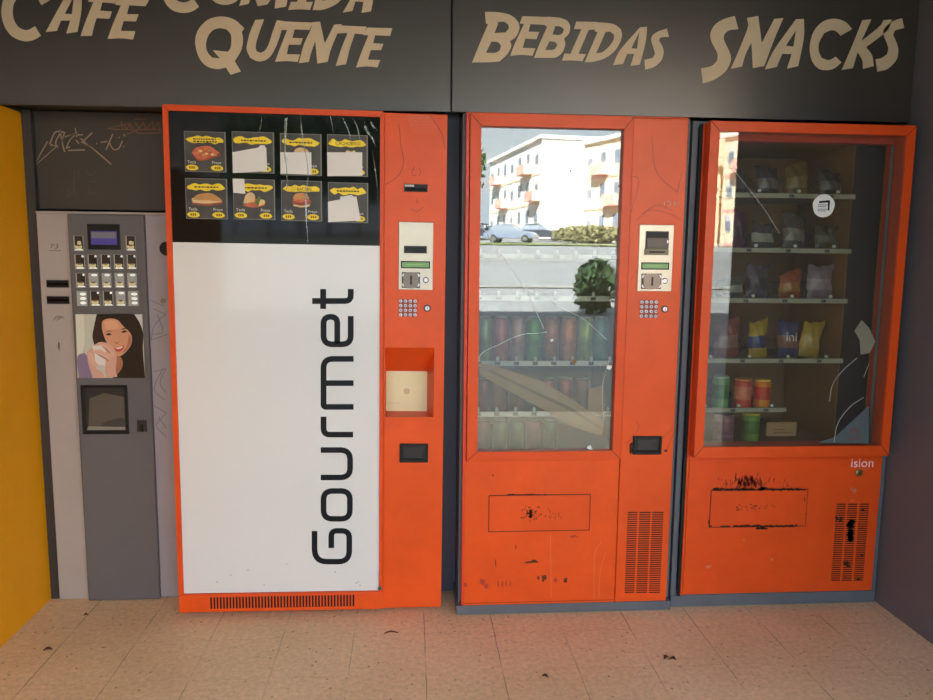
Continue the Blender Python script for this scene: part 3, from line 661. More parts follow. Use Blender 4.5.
coincup(GF, gm, GY, (399.7, 443.5, 428, 462))
x0, x1, z0, z1 = g(404.2, 184, 427.5, 192.2, GY)
MB().use(BLACK).box(x0, x1, GY - .005, GY + .001, z0, z1).use(mat('slot_pale', s3(200, 195, 190), .4)).box(x0 + .002, x0 + (x1 - x0) * .42, GY - .0056, GY - .005, z0 + (z1 - z0) * .66, z1 - .002).use(GLOSSBLACK).box(x0 + .004, x1 - .004, GY - .0056, GY - .005, z0 + .004, z0 + (z1 - z0) * .5).build('card_slot', None, gm, bevel=.001)
# worn film outline, thumb marks
def scr(F, parent, dy, strokes, src, w, m, name):
    for st in strokes: MB().prism(ribbon(smooth_loop(F.loop(st, *src, dy), False, sharp=90), w), dy - .0005, dy + .0002).build(name, m, parent)
FILM = mat('film_edge', (.34, .03, .008, 1), .5)
C5 = (380, 100, 5.385)
scr(GF, gm, GY, [[(268, 85), (310, 140), (338, 200), (350, 270)], [(100, 130), (108, 190), (112, 250), (128, 320), (115, 380), (85, 420), (30, 455)]], C5, .0022, FILM, 'decal_edge')
scr(GF, gm, GY, [[(185, 360), (172, 385), (180, 408), (196, 405)], [(180, 375), (190, 372)], [(208, 365), (218, 385), (210, 410)], [(196, 535), (206, 552), (194, 556)], [(160, 585), (200, 600), (235, 575)]], C5, .0022, FILM, 'printed_mark')
hm = MB().use(mat('halftone', (.74, .20, .085, 1), .4))
for i in range(26):
    for j in range(13):
        u, v = 150 + i * 6 + (j % 2) * 3, 84 + j * 8
        if u > 268 + (v - 85) * .55 or u < 130 + v * .2: continue
        c = GF.p(380 + u / 5.385, 100 + v / 5.385, GY); hm.sheet(ell(c[0], c[1], .0015 * (1 - j / 22), .0015 * (1 - j / 22), 6), GY - .0004)
hm.build('halftone_decal', None, gm)

# ---- menu cards and papers on the black panel
YB = mat('brush_yellow', s3(250, 216, 44), .5, var=.12, vscale=60); CBG = mat('card_charcoal', s3(62, 58, 54), .45, var=.35, vscale=12); CED = mat('card_edge', s3(120, 118, 110), .4)
CTX = mat('card_text', s3(230, 228, 224), .5); CDK = mat('card_dark_text', s3(60, 44, 14), .6)
PAN = mat('bread', s3(196, 142, 84), .6, var=.15, vscale=40); PAN2 = mat('bread_light', s3(222, 190, 140), .6, var=.1, vscale=40); MEAT = mat('meat', s3(150, 70, 44), .5, var=.25, vscale=70)
RED = mat('tomato', s3(206, 104, 66), .5, var=.3, vscale=60); GRN = mat('salad', s3(96, 124, 56), .6, var=.3, vscale=70); CHS = mat('cheese', s3(232, 205, 140), .5)
def card(rect, label, food, title=None, twolines=False):
    x0, x1, z0, z1 = GF.rect(*rect, .0); w, h = x1 - x0, z1 - z0
    t = MB(); y = -.0006
    t.use(CED).box(x0, x1, .0072 - .002, .0078, z0, z1)
    t.use(CBG).box(x0 + .002, x1 - .004, .0048, .0053, z0 + .002, z1 - .002)
    U = lambda pts: [(x0 + a * w, z0 + b * h) for a, b in pts]
    def lay(m, pts, k=1, sm=True): t.use(m).sheet(smooth_loop(U(pts), sharp=80) if sm else U(pts), .0046 - k * .0003)
    r = random.Random(label)
    top = [(.04 + .9 * i / 9, .86 + r.uniform(-.02, .04) - (.06 if i in (0, 9) else 0)) for i in range(10)]
    bot = [(.06 + .88 * i / 9, .72 + r.uniform(-.03, .02) + (.04 if i in (0, 9) else 0)) for i in range(10)]
    lay(YB, top + bot[::-1], 1)
    for sx in (.18, .78):
        lay(YB, [(sx - .15, .12), (sx - .08, .165), (sx + .05, .17), (sx + .13, .13), (sx + .14, .07), (sx + .06, .035), (sx - .08, .04), (sx - .14, .08)], 1)
    t.use(CDK)
    if title: text_into(t, title, x0 + w * .5, z0 + h * .785, h * .105, .0035)
    else:
        for ln in ((.81, .75) if twolines else (.785,)):
            u = .22
            while u < .76:
                l = r.uniform(.03, .07); t.box(x0 + w * u, x0 + w * (u + l), .0034, .0036, z0 + h * (ln - .016), z0 + h * (ln + .018)); u += l + .018
    for sx in (.16, .78):
        t.use(CDK)
        for q in (-.05, .0, .05): t.box(x0 + w * (sx + q), x0 + w * (sx + q + .03), .0034, .0036, z0 + h * .075, z0 + h * .13)
    t.use(CTX); text_into(t, 'Tecla', x0 + w * .17, z0 + h * .235, h * .1, .0034); text_into(t, 'Preço', x0 + w * .77, z0 + h * .235, h * .1, .0034)
    if food == 'focaccia':
        lay(MEAT, [(.2, .42), (.36, .27), (.84, .4), (.86, .45), (.5, .36)], 1); lay(RED, [(.17, .46), (.3, .6), (.6, .64), (.86, .48), (.4, .3)], 2)
        for q in range(7): lay(CHS if q % 2 else PAN, [(a, b) for a, b in blob(.32 + .07 * q, .47 + .06 * math.sin(q * 2), .05, .03, 8)], 3)
    if food == 'baguette':
        lay(MEAT, [(.16, .36), (.5, .33), (.86, .37), (.84, .47), (.2, .47)], 1); lay(PAN2, [(.17, .40), (.5, .38), (.84, .42), (.8, .5), (.2, .52)], 2); lay(PAN, [(.16, .47), (.3, .6), (.6, .64), (.82, .52), (.88, .44), (.5, .46)], 3)
    if food == 'wrap':
        lay(RED, [(.22, .34), (.5, .3), (.75, .36), (.72, .5), (.4, .5)], 1); lay(GRN, [(.5, .4), (.62, .6), (.7, .42), (.6, .36)], 2); lay(PAN2, [(.24, .4), (.3, .6), (.42, .68), (.52, .6), (.5, .46), (.4, .42)], 3); lay(CHS, [(.6, .34), (.75, .4), (.76, .48), (.66, .5)], 3)
    if food == 'burger':
        lay(PAN2, [(.3, .37), (.5, .34), (.7, .37), (.7, .42), (.3, .42)], 1); lay(MEAT, [(.27, .42), (.5, .38), (.72, .43), (.7, .52), (.28, .52)], 2); lay(RED, [(.28, .5), (.5, .46), (.72, .52), (.6, .56), (.35, .55)], 3); lay(PAN, [(.28, .54), (.34, .66), (.5, .7), (.62, .67), (.7, .56), (.5, .53)], 4)
    if food == 'bun': lay(PAN2, [(.32, .5), (.36, .62), (.5, .67), (.66, .62), (.72, .5)], 1)
    if food == 'fries': lay(CHS, [(.42, .52), (.48, .62), (.6, .6), (.66, .63), (.74, .56), (.7, .5)], 1)
    o = t.build('menu_card', None); o.location = GF.o; o.rotation_euler.y = GF.a
    return tag(o, label, 'menu card', 'menu cards on the black panel')
card((183.4, 130.7, 226, 172.3), 'menu card with a square reddish toasted slice, top left of the black panel', 'focaccia', twolines=True)
card((231.3, 131, 274.2, 173.4), 'menu card mostly hidden by a slanting white paper, second in the top row', 'none')
card((279.7, 132.9, 321.5, 175.8), 'menu card with a round bun above a white paper, third in the top row', 'bun')
card((326.9, 134, 367.7, 176.6), 'menu card lettered CACHORRO with its lower half papered over, top right', 'fries', 'CACHORRO')
card((184.6, 177.8, 227.5, 219.3), 'menu card with a long baguette sandwich, bottom left of the black panel', 'baguette')
card((232.5, 178.6, 275, 220), 'menu card with a pale wrap and salad, small paper on its corner', 'wrap')
card((280.7, 180, 321.9, 221.4), 'menu card with a tall hamburger lettered BACON, third in the bottom row', 'burger', 'C/ BACON')
card((327.8, 182, 368, 223), 'menu card covered by a tilted white paper, bottom right of the black panel', 'none')
def note(pts, ox, oy, label, y=-.0002, crumple=True):
    q = [GF.p(ox + a / 6.364, oy + b / 6.364, 0) for a, b in pts]
    mb = MB(); mb.prism([q], .0014 + y, .0026 + y)
    o = mb.build('paper_note', PAPER); o.location = GF.o; o.rotation_euler.y = GF.a
    return tag(o, label, 'paper', 'white papers over the menu cards')
note([(397, 205), (560, 175), (575, 160), (600, 160), (612, 180), (618, 325), (400, 337)], 170, 120, 'slanting white paper with a torn corner on the second card of the top row')
note([(65, 205), (262, 205), (265, 348), (66, 340)], 270, 120, 'white paper hiding the lower part of the round bun card')
note([(363, 205), (587, 205), (587, 355), (365, 357)], 270, 120, 'broad white paper on the card lettered CACHORRO')
note([(398, 373), (472, 375), (478, 470), (402, 462)], 170, 120, 'small white paper on the corner of the wrap card')
note([(445, 488), (520, 476), (545, 500), (540, 560), (455, 560)], 270, 120, 'small torn white paper peeking out above the tilted paper', y=.0014)
note([(368, 520), (550, 485), (577, 640), (370, 650)], 270, 120, 'tilted white paper on the bottom right menu card')

# ================================================================== DRINKS MACHINE
DF = Frame(.58, -.03)
dm = thing('drinks_machine', 'orange glass-fronted drinks machine with cracked glass, in the middle', 'vending machine', DF.o)
d_ = lambda *q: DF.rect(*q)
dx = lambda v: v - DF.o.x
# cabinet shell (open front)
SH = [(dx(.182), .05, dx(.205), .70)]
def shell(parent, x0, x1, y0, y1, z0, z1, m, th=.02):
    mb = MB().box(x0, x0 + th, y0, y1, z0, z1).box(x1 - th, x1, y0, y1, z0, z1).box(x0 + th, x1 - th, y0, y1, z1 - th, z1).box(x0 + th, x1 - th, y0, y1, z0, z0 + th).box(x0 + th, x1 - th, y1 - th, y1, z0 + th, z1 - th)
    return mb.build('cabinet', m, parent)
shell(dm, dx(.180), dx(.991), .03, .78, .036, 1.822, BLUEGREY)
MB().box(dx(.172), dx(.990), -.002, .74, 0, .036).build('plinth', BLUEGREY, dm, bevel=.002)
dl, dt = DF.p(466.5, 112.6); dr, _ = DF.p(678, 350); db = DF.p(560, 603.8)[1]
fl, _ = DF.p(470.5, 115); frr, _ = DF.p(626.5, 290); fb = DF.p(540, 460)[1]; ftop = dt - .003
gx0, gz1 = DF.p(481, 126.5, .012); gx1, gz0 = DF.p(612, 449.5, .012); gx1 = DF.p(617, 290, .012)[0]
def framed_door(parent, x0, x1, z0, z1, gx0, gx1, gz0, gz1, y0, y1, m):
    mb = MB().use(m).prism([[(x0, z0), (x1, z0), (x1, z1), (x0, z1)], [(gx0, gz0), (gx1, gz0), (gx1, gz1), (gx0, gz1)]], y0, y1)
    mb.use(GROOVE)
    for a, b in (((x0, z0), (gx0, gz0)), ((x1, z0), (gx1, gz0)), ((x1, z1), (gx1, gz1)), ((x0, z1), (gx0, gz1))): mb.prism(ribbon([a, b], .0026), y0 - .0004, y0 + .001)
    return mb.build('door_frame', None, parent, bevel=.003)
# door slab: column, lower panel, side strip
MB().box(dl, fl - .001, .004, .03, db, dt).build('door_edge', DORANGE, dm, bevel=.002)
MB().box(dl, dr, .0, .03, ftop + .0005, dt + .002).build('door_top', ORANGE, dm)
cl = frr + .001
MB().box(cl, dr, 0, .03, db + .002, ftop).build('control_column', ORANGE2, dm, bevel=.003)
fxs = DF.p(489, 497)[0]
lo = MB().box(fl - .006, cl - .002, .002, .03, db, fb - .002).build('lower_panel', ORANGE2, dm, bevel=.002)
MB().use(GROOVE).box(fl - .006, cl - .002, .0014, .0022, db + .009, db + .0105).build('panel_crease', None, dm)
framed_door(dm, fl, frr, fb, ftop, gx0, gx1, gz0, gz1, -.008, .03, ORANGE)
gp = MB().box(gx0 - .006, gx1 + .006, .014, .019, gz0 - .006, gz1 + .006).build('glass_pane', GLASS2, dm)
# interior
ix0, ix1, iz0, iz1 = gx0 - .03, gx1 + .06, gz0 - .03, gz1 + .03
mb = MB().use(LINER).box(ix0 - .01, ix0, .032, .58, iz0, iz1).box(ix1, ix1 + .01, .032, .58, iz0, iz1).box(ix0, ix1, .032, .58, iz1, iz1 + .01).box(ix0, ix1, .032, .58, iz0 - .01, iz0).box(ix0, ix1, .57, .58, iz0, iz1)
mb.build('interior_liner', None, dm)
def shelf(F, parent, y_px, dy, xl, xr, ntag, depth=.44, m=SHELF):
    z = F.p(540, y_px, dy)[1]
    s = MB().use(m)
    s.box(xl, xr, dy + .004, dy + depth, z - .004, z + .0)
    sh = s.build('shelf', None, parent)
    r = MB().use(PRICE).box(xl, xr, dy - .002, dy + .004, z - .009, z + .010).use(TAGC)
    for i in range(ntag):
        x = xl + (xr - xl) * (i + .5) / ntag; r.box(x - .010, x + .010, dy - .0032, dy - .002, z - .006, z + .007)
    r.use(BLACK)
    for i in range(ntag):
        x = xl + (xr - xl) * (i + .5) / ntag
        for q in (-.004, .003): r.box(x + q, x + q + .0025, dy - .0036, dy - .0032, z - .003, z + .004)
    r.build('price_rail', None, sh)
    for i in range(ntag):
        x = xl + (xr - xl) * (i + .5) / ntag; MB().use(PRICE).prism([ell(x, z + .018, .006, .009, 10)], dy - .004, dy + .001).build('lane_pusher', None, sh)
    return z
SHZ = [shelf(DF, dm, y, .06, ix0 + .002, ix1 - .03, 8) for y in (257, 298.5, 363.5, 414)]
zf = DF.p(540, 450, .08)[1] - .02
# cans
CANS = {}
def can_mat(name, c, c2): CANS[name] = (mat('can_' + name, s3(*c), .3, .35, var=.25, vscale=18, col2=s3(*c2)))
can_mat('grey green', (150, 170, 128), (96, 120, 84)); can_mat('pink', (206, 120, 120), (150, 70, 80)); can_mat('pinkish grey', (200, 170, 166), (150, 110, 112))
can_mat('bright green', (70, 180, 70), (30, 110, 40)); can_mat('brown orange', (190, 110, 50), (120, 60, 30)); can_mat('orange', (224, 130, 40), (160, 80, 30))
can_mat('lime green', (170, 196, 60), (90, 130, 40)); can_mat('teal', (80, 150, 130), (40, 96, 92)); can_mat('red', (190, 60, 56), (120, 30, 34)); can_mat('dark green', (90, 124, 84), (50, 80, 52)); can_mat('dull red', (150, 70, 70), (96, 44, 48))
ALU = mat('can_top', s3(190, 190, 186), .3, .8)
PRO = {}
def can(kind, px, dy, z, h, label, group):
    x = DF.p(px, 330, dy)[0] + DF.o.x
    if (kind, h) not in PRO:
        r = .0285
        o = MB().lathe([(r * .8, 0), (r, .006), (r, h - .014), (r * .78, h - .003)], (0, 0, 0), seg=24).build('drink_can', CANS[kind], smooth=True)
        MB().use(ALU).lathe([(r * .8, h - .0035), (r * .82, h), (r * .7, h + .0005), (r * .66, h - .002)], (0, 0, 0), seg=24).build('can_lid', None, o)
        PRO[(kind, h)] = o
    else:
        s = PRO[(kind, h)]; o = s.copy(); COL.objects.link(o)
        for c in s.children: q = c.copy(); q.parent = o; COL.objects.link(q)
    o.location = (x, DF.o.y + dy, z)
    return tag(o, label, 'drink can', group)
ordn = ['first', 'second', 'third', 'fourth', 'fifth', 'sixth', 'seventh', 'eighth']
for i, (px, k) in enumerate(zip((484.4, 500.7, 517.5, 533.8, 551.5, 568.6, 585.4, 601), ('grey green', 'pink', 'pinkish grey', 'bright green', 'brown orange', 'orange', 'lime green', 'teal'))):
    can(k, px, .105, SHZ[2] + .0005, .170, '%s can, %s from the left on the shelf of bright tall cans' % (k, ordn[i]), 'cans on the bright shelf')
for i, (px, k) in enumerate(zip((484, 500, 517, 549, 567, 584), ('dull red', 'dull red', 'dull red', 'red', 'red', 'dull red'))):
    can(k, px, .105, SHZ[3] + .0005, .130, '%s can, %s from the left on the shelf behind the cardboard strip' % (k, ordn[i]), 'red cans behind the cardboard')
for i, (px, k) in enumerate(zip((484, 502, 519, 536, 553), ('dull red', 'dark green', 'dark green', 'dull red', 'dark green'))):
    can(k, px, .115, iz0 + .0005, .125, '%s can, %s from the left in the lowest row of the drinks machine' % (k, ordn[i]), 'cans in the lowest row')
# cardboard strip leaning inside the glass
mb = MB()
q = DF.loop([(70, 308), (118, 312), (300, 372), (415, 440), (530, 520), (522, 570), (490, 565), (400, 535), (330, 490), (200, 420), (75, 350)], 460, 280, 3.684, .028)
mb.use(CARD).prism([q], .026, .030)
q = DF.loop([(110, 330), (410, 470), (525, 545), (522, 552), (405, 482), (105, 338)], 460, 280, 3.684, .026); mb.use(mat('cardboard_dark', s3(128, 98, 64), .85)).prism([q], .0254, .026)
o = mb.build('cardboard_strip', None); o.location = DF.o
tag(o, 'long torn brown cardboard strip slanting down inside the drinks machine glass', 'cardboard')
q = DF.loop([(475, 400), (530, 388), (532, 505), (470, 480)], 460, 280, 3.684, .034); mb = MB().use(CARD).prism([q], .033, .037)
o = mb.build('cardboard_piece', None); o.location = DF.o
tag(o, 'upright brown cardboard piece right of the slanting strip behind the glass', 'cardboard')
# cracks and chips in the glass
def crack(F, parent, dy, strokes, src, w, name='glass_crack'):
    mb = MB()
    for st in strokes: mb.prism(ribbon(smooth_loop(F.loop(st, *src, dy), False, sharp=90), w), dy - .0006, dy + .0002)
    return mb.build(name, CRACK, parent)
crack(DF, gp, .014, [[(480.6, 224), (500, 253), (524, 287), (535, 309), (544, 329)], [(477.6, 358.7), (485, 351), (500.7, 343.8), (512, 338), (525, 334), (536, 333.5), (547, 332)]], PX, .0016)
crack(DF, gp, .014, [[(524, 288), (545, 298), (566, 310), (585, 320), (606.6, 339.7)], [(609, 360), (603, 383), (602.5, 405), (604, 420)]], PX, .0010)
mb = MB().use(CRACK)
for (x, y, r) in ((570.6, 170.4, .005), (552, 340, .006), (609, 368, .008), (590, 447, .009)):
    c = DF.p(x, y, .014); mb.sheet(blob(c[0], c[1], r, r, 9, .5), .0133)
mb.use(mat('chip_brown', s3(140, 104, 64), .7)); c = DF.p(574, 361, .014); mb.sheet(blob(c[0], c[1], .007, .01, 9, .4), .0132)
c = DF.p(570.6, 170.4, .014); mb.use(BLACK).sheet(blob(c[0], c[1], .0028, .0028, 9, .5), .0128)
mb.build('glass_chip', None, gp)
payment(DF, dm, 0, (639.5, 224.5, 671, 291.5), (641, 262.3, 668.4, 269.7), (641.2, 273.4, 660.5, 289), (664.3, 280.8), acceptor=(645.5, 231, 667.6, 255))
keypad(DF, dm, 0, (641.7, 655.6), (302, 316.2))
keylock(DF, dm, 0, (664.6, 309), .013)
coincup(DF, dm, 0, (632.9, 436, 660.7, 454))
# flap
x0, x1, z0, z1 = d_(489.5, 496, 588.8, 529.6, .002)
fp_ = MB().use(ORANGE2).box(x0, x1, -.0005, .003, z0, z1).build('delivery_flap', None, dm, bevel=.001)
MB().use(GROOVE).ring(x0 - .003, x1 + .003, z0 - .003, z1 + .003, .003, .0012, .0024).build('flap_gap', None, fp_)
C6 = (450, 440, 3.732)
def soot(F, parent, dy, items, src, name='scorch_mark', m=SOOT):
    mb = MB().use(m); few = len(items) < 12
    for (x, y, rx, ry) in items:
        c = F.p(src[0] + x / src[2], src[1] + y / src[2], dy); k = .0036 / src[2]
        mb.sheet(blob(c[0], c[1], rx * k, ry * k, 12, .35), dy - .0004)
        if few: mb.build(name, None, parent); mb = MB().use(m)
    if not few: o = mb.build(name, None, parent); o['kind'] = 'stuff'
R = random.Random(3)
soot(DF, fp_, -.0005, [(300 + R.gauss(0, 16), 277 + R.gauss(0, 13), R.uniform(1, 3.2), R.uniform(1, 3.2)) for _ in range(80)] + [(300 + R.gauss(0, 6), 277 + R.gauss(0, 6), 5, 5) for _ in range(8)] + [(385 + R.gauss(0, 20), 280 + R.gauss(0, 10), 2, 2) for _ in range(16)], C6)
soot(DF, dm, .002, [(220 + i * 12, 204 + R.uniform(-1, 1), 9, R.uniform(1.2, 3.2)) for i in range(14)] + [(480 + i * 8, 205, 6, 1.5) for i in range(3)] + [(155, 337, 12, 2), (450, 336, 30, 1.5), (500, 335, 10, 1.5)], C6)
soot(DF, dm, .002, [(300, 456, 26, 4), (315, 452, 12, 5), (330, 514, 5, 9), (352, 512, 9, 12), (346, 525, 5, 6), (430, 523, 7, 11), (170, 460, 2, 16), (160, 132, 4, 3), (245, 400, 2, 12)], C6, 'scuff_mark', mat('scuff', (.10, .02, .010, 1), .8))
soot(DF, dm, .002, [(58, 540, 6, 10), (120, 530, 10, 14), (135, 545, 8, 12), (180, 538, 3, 14), (195, 538, 3, 14), (210, 535, 3, 14), (225, 535, 3, 14), (395, 522, 9, 8), (460, 360, 14, 6)], C6, 'faded_print', mat('faded_print', (.42, .035, .012, 1), .6))
scr(DF, dm, .002, [[(565, 380), (540, 430), (538, 590)], [(580, 420), (560, 500), (555, 590)], [(375, 350), (378, 590)]], C6, .0022, mat('pale_scratch', (.72, .16, .06, 1), .5), 'scratch')
scr(DF, dm, 0, [[(35, 150), (60, 130), (75, 140), (60, 200)], [(100, 50), (110, 120), (150, 160), (160, 120)], [(70, 215), (95, 195), (130, 200), (160, 215)], [(80, 205), (110, 185), (140, 195)], [(60, 330), (72, 310), (70, 350)], [(50, 650), (75, 620), (70, 605)], [(120, 640), (150, 610), (130, 660)]], (600, 110, 1.944), .0016, FILM, 'scratch')
scr(DF, dm, 0, [[(125, 178), (125, 186)], [(130, 178), (137, 178), (137, 186), (131, 186)], [(144, 177), (144, 185), (150, 180)], [(154, 177), (152, 184)]], (600, 110, 1.944), .0026, mat('pale_wear', s3(214, 150, 130), .6), 'worn_letters')
soot(DF, dm, 0, [(60, 660, 3, 10), (62, 650, 5, 4), (128, 662, 4, 3)], (600, 110, 1.944))
# vent: three columns of slots
def vent(F, parent, dy, cols, ytop, ybot, n, src, gaps=()):
    for (xa, xb, xc, xd) in cols:
        a, zt = F.p(src[0] + (xa + xc) / 2 / src[2], src[1] + ytop / src[2], dy); b, _ = F.p(src[0] + (xb + xd) / 2 / src[2], src[1] + (ytop + ybot) / 2 / src[2], dy)
        _, zb = F.p(src[0] + xc / src[2], src[1] + ybot / src[2], dy)
        ma, _ = F.p(src[0] + (xa + xc) / 2 / src[2], src[1] + (ytop + ybot) / 2 / src[2], dy); a = ma
        mb = MB().use(BLACK).box(a, b, dy - .0006, dy + .0004, zb, zt).use(ORANGE2)
        p = (zt - zb) / n
        for i in range(n + 1):
            z = zb + p * i
            if any(g[0] <= a + .001 <= g[1] and g[2] < 1 - i / n < g[3] for g in gaps): continue
            mb.box(a, b, dy - .0022, dy - .0007, max(zb, z - p * .23), min(zt, z + p * .23))
        mb.build('vent_grille', None, parent)
vent(DF, dm, 0, [(661, 697, 654, 690), (704, 746, 698, 737), (752, 796, 744, 784)], 267, 572, 38, C6)

# ================================================================== SNACK MACHINE
NF3 = Frame(1.42, -.02)
sm = thing('snack_machine', 'orange glass-fronted snack machine on the right beside the dark wall', 'vending machine', NF3.o)
nx = lambda v: v - NF3.o.x
shell(sm, nx(.998), nx(1.819), .014, .78, .046, 1.815, BLUEGREY)
MB().box(nx(.998), nx(1.819), .010, .74, 0, .046).build('plinth', BLUEGREY, sm, bevel=.002)
lx0, lx1 = nx(1.040), nx(1.797); lz0 = NF3.p(780, 592.5)[1]; lz1 = NF3.p(780, 452)[1]
MB().box(lx0, lx1, 0, .02, lz0, lz1).build('lower_panel', ORANGE, sm, bevel=.003)
MB().box(nx(1.030), lx0 - .002, -.004, .022, lz0, 1.80).build('door_edge', ORANGE, sm, bevel=.002)
MB().box(nx(1.019), nx(1.0295), -.002, .005, lz0 - .004, 1.805).build('gap_shade_strip', BLACK, sm)  # black strip stands in for the shade in the gap beside the door
YD = -.06
ax0, az1 = NF3.p(713, 120.5, YD); ax1, az0 = NF3.p(889.6, 456, YD); ax0 = (NF3.p(713, 120.5, YD)[0] + NF3.p(692, 457, YD)[0]) / 2; ax1 = (NF3.p(916, 125.7, YD)[0] + ax1) / 2
az1 = (az1 + NF3.p(916, 125.7, YD)[1]) / 2
qx0 = (NF3.p(720.8, 129.5, YD)[0] + NF3.p(703, 446, YD)[0]) / 2; qz1 = NF3.p(800, 133, YD)[1]; qx1 = (NF3.p(906.4, 136.3, YD)[0] + NF3.p(882.5, 447, YD)[0]) / 2; qz0 = NF3.p(790, 446.5, YD)[1]
framed_door(sm, ax0, ax1, az0, az1, qx0, qx1, qz0, qz1, YD, .005, ORANGE)
g3 = MB().box(qx0 - .004, qx1 + .004, YD + .008, YD + .012, qz0 - .004, qz1 + .004).build('glass_pane', GLASS3, sm)
# orange door jamb behind the glass, then the dark interior
jx1 = (NF3.p(889, 145, .04)[0] + NF3.p(868.5, 440, .04)[0]) / 2; jz1 = NF3.p(810, 143, .04)[1]
ib = .56
mb = MB().use(DORANGE).prism([[(qx0 - .03, qz0 - .03), (qx1 + .03, qz0 - .03), (qx1 + .03, qz1 + .03), (qx0 - .03, qz1 + .03)], [(qx0 - .012, qz0 - .01), (jx1, qz0 - .01), (jx1, jz1), (qx0 - .012, jz1)]], .022, .06)
mb.build('door_jamb', None, sm)
mb = MB().use(mat('jamb_strip', s3(120, 150, 160), .4)).box(jx1 - .003, jx1 - .0005, .018, .03, qz0 - .01, jz1 - .004); mb.build('edge_strip', None, sm)
kx0, kx1, kz0, kz1 = qx0 - .02, jx1 + .02, qz0 - .03, jz1 + .01
cxr = (NF3.p(848, 250, .10)[0] + NF3.p(838, 400, .10)[0]) / 2
mb = MB().use(DLINER).box(kx0 - .01, kx0, .062, ib, kz0, kz1).box(kx1, kx1 + .01, .062, ib, kz0, kz1).box(kx0, kx1, .062, ib, kz1, kz1 + .01).box(kx0, kx1, .062, ib, kz0 - .01, kz0).box(kx0, kx1, ib - .01, ib, kz0, kz1)
mb.build('interior_liner', None, sm)
MB().use(mat('divider_black', s3(26, 30, 36), .4)).box(cxr, kx1, .10, .50, kz0, kz1).use(DLINER).box(cxr - .003, cxr - .0002, .103, .50, kz0, kz1).build('inner_divider', None, sm)
S3Z = []
for (ypx, xe, nl) in ((195.8, None, 4), (250.6, None, 4), (300.9, None, 4), (361, None, 4), (410, 786, 3)):
    xr = cxr - .002 if xe is None else NF3.p(xe, ypx, .08)[0]
    z = NF3.p(780, ypx, .08)[1]; S3Z.append(z)
    xl = kx0 + .003
    s = MB().use(SHELF).box(xl, xr, .085, .46, z - .004, z).build('shelf', None, sm)
    r = MB().use(mat('price_rail_dull', s3(160, 158, 136), .5)).box(xl, xr, .078, .085, z - .008, z + .009).use(TAGC)
    for i in range(nl): x = xl + (xr - xl) * (i + .3) / nl; r.box(x, x + .022, .0766, .078, z - .006, z + .007)
    r.use(BLACK)
    for i in range(nl): x = xl + (xr - xl) * (i + .3) / nl; r.box(x + .004, x + .008, .0762, .0766, z - .004, z + .004).box(x + .011, x + .017, .0762, .0766, z - .004, z + .004)
    r.build('price_rail', None, s)
    for i in range(nl):
        x = xl + (xr - xl) * (i + .55) / nl
        pts = [(x + .032 * math.cos(t), .188 + .26 * t / (2 * math.pi * 7), z + .036 + .032 * math.sin(t)) for t in [2 * math.pi * k / 14 for k in range(14 * 7 + 1)]]
        MB().use(mat('spiral_wire', s3(96, 92, 86), .4, .7)).tube(pts, .0013, 5).build('dispensing_spiral', None, s)
        MB().use(PRICE).disc(x, z + .018, .006, .076, .084, 12).build('lane_pusher', None, s)
# snacks
def bag(w, h, dpt, cols, name, label, cat, px, py, dy, z, group, txt=None, tilt=0, band=True):
    x = NF3.p(px, py, dy)[0] + NF3.o.x
    mb = MB(); nu, nv = 10, 12
    mats = [mat('bag_' + '_'.join(map(str, c)), s3(*[q * .88 for q in c]), .28, var=.2, vscale=25, bump=.25, bscale=30) for c in cols]  # every bag darkened, putting the shade of the unlit interior into its colour
    for sgn in (-1, 1):
        gv = []
        for j in range(nv + 1):
            row = []
            for i in range(nu + 1):
                u, v = i / nu, j / nv
                th = (math.sin(math.pi * u) ** .6) * (math.sin(math.pi * v) ** .5) * dpt / 2
                pin = 1 - .06 * abs(math.sin(math.pi * v)) ** 1 + .03 * math.sin(v * 23)
                top = (.009 * math.sin(u * 3.3 + px) + .003 * math.sin(u * 13 + px * 2)) * v * v
                row.append(mb.bm.verts.new(((u - .5) * w * pin + .008 * math.sin(v * 4 + px) * v, sgn * th + .0028 * math.sin(u * 17 + v * 11 + px), v * h * .97 + top)))
            gv.append(row)
        for j in range(nv):
            mb.use(mats[0] if not band or j not in (3, 4, 5, 6) or len(mats) < 2 else mats[1])
            if j in (0, nv - 1) and len(mats) > 2: mb.use(mats[2])
            for i in range(nu): mb.face([gv[j][i], gv[j][i + 1], gv[j + 1][i + 1], gv[j + 1][i]])
    o = mb.build(name, None, smooth=True)
    o.location = (x, NF3.o.y + dy, z); o.rotation_euler = (math.radians(-6), tilt, 0)
    if txt:
        t = MB().use(CTX); text_into(t, txt, 0, h * .52, h * .34, -dpt / 2 - .001); t.build('printed_name', None, o)
    return tag(o, label, cat, group)
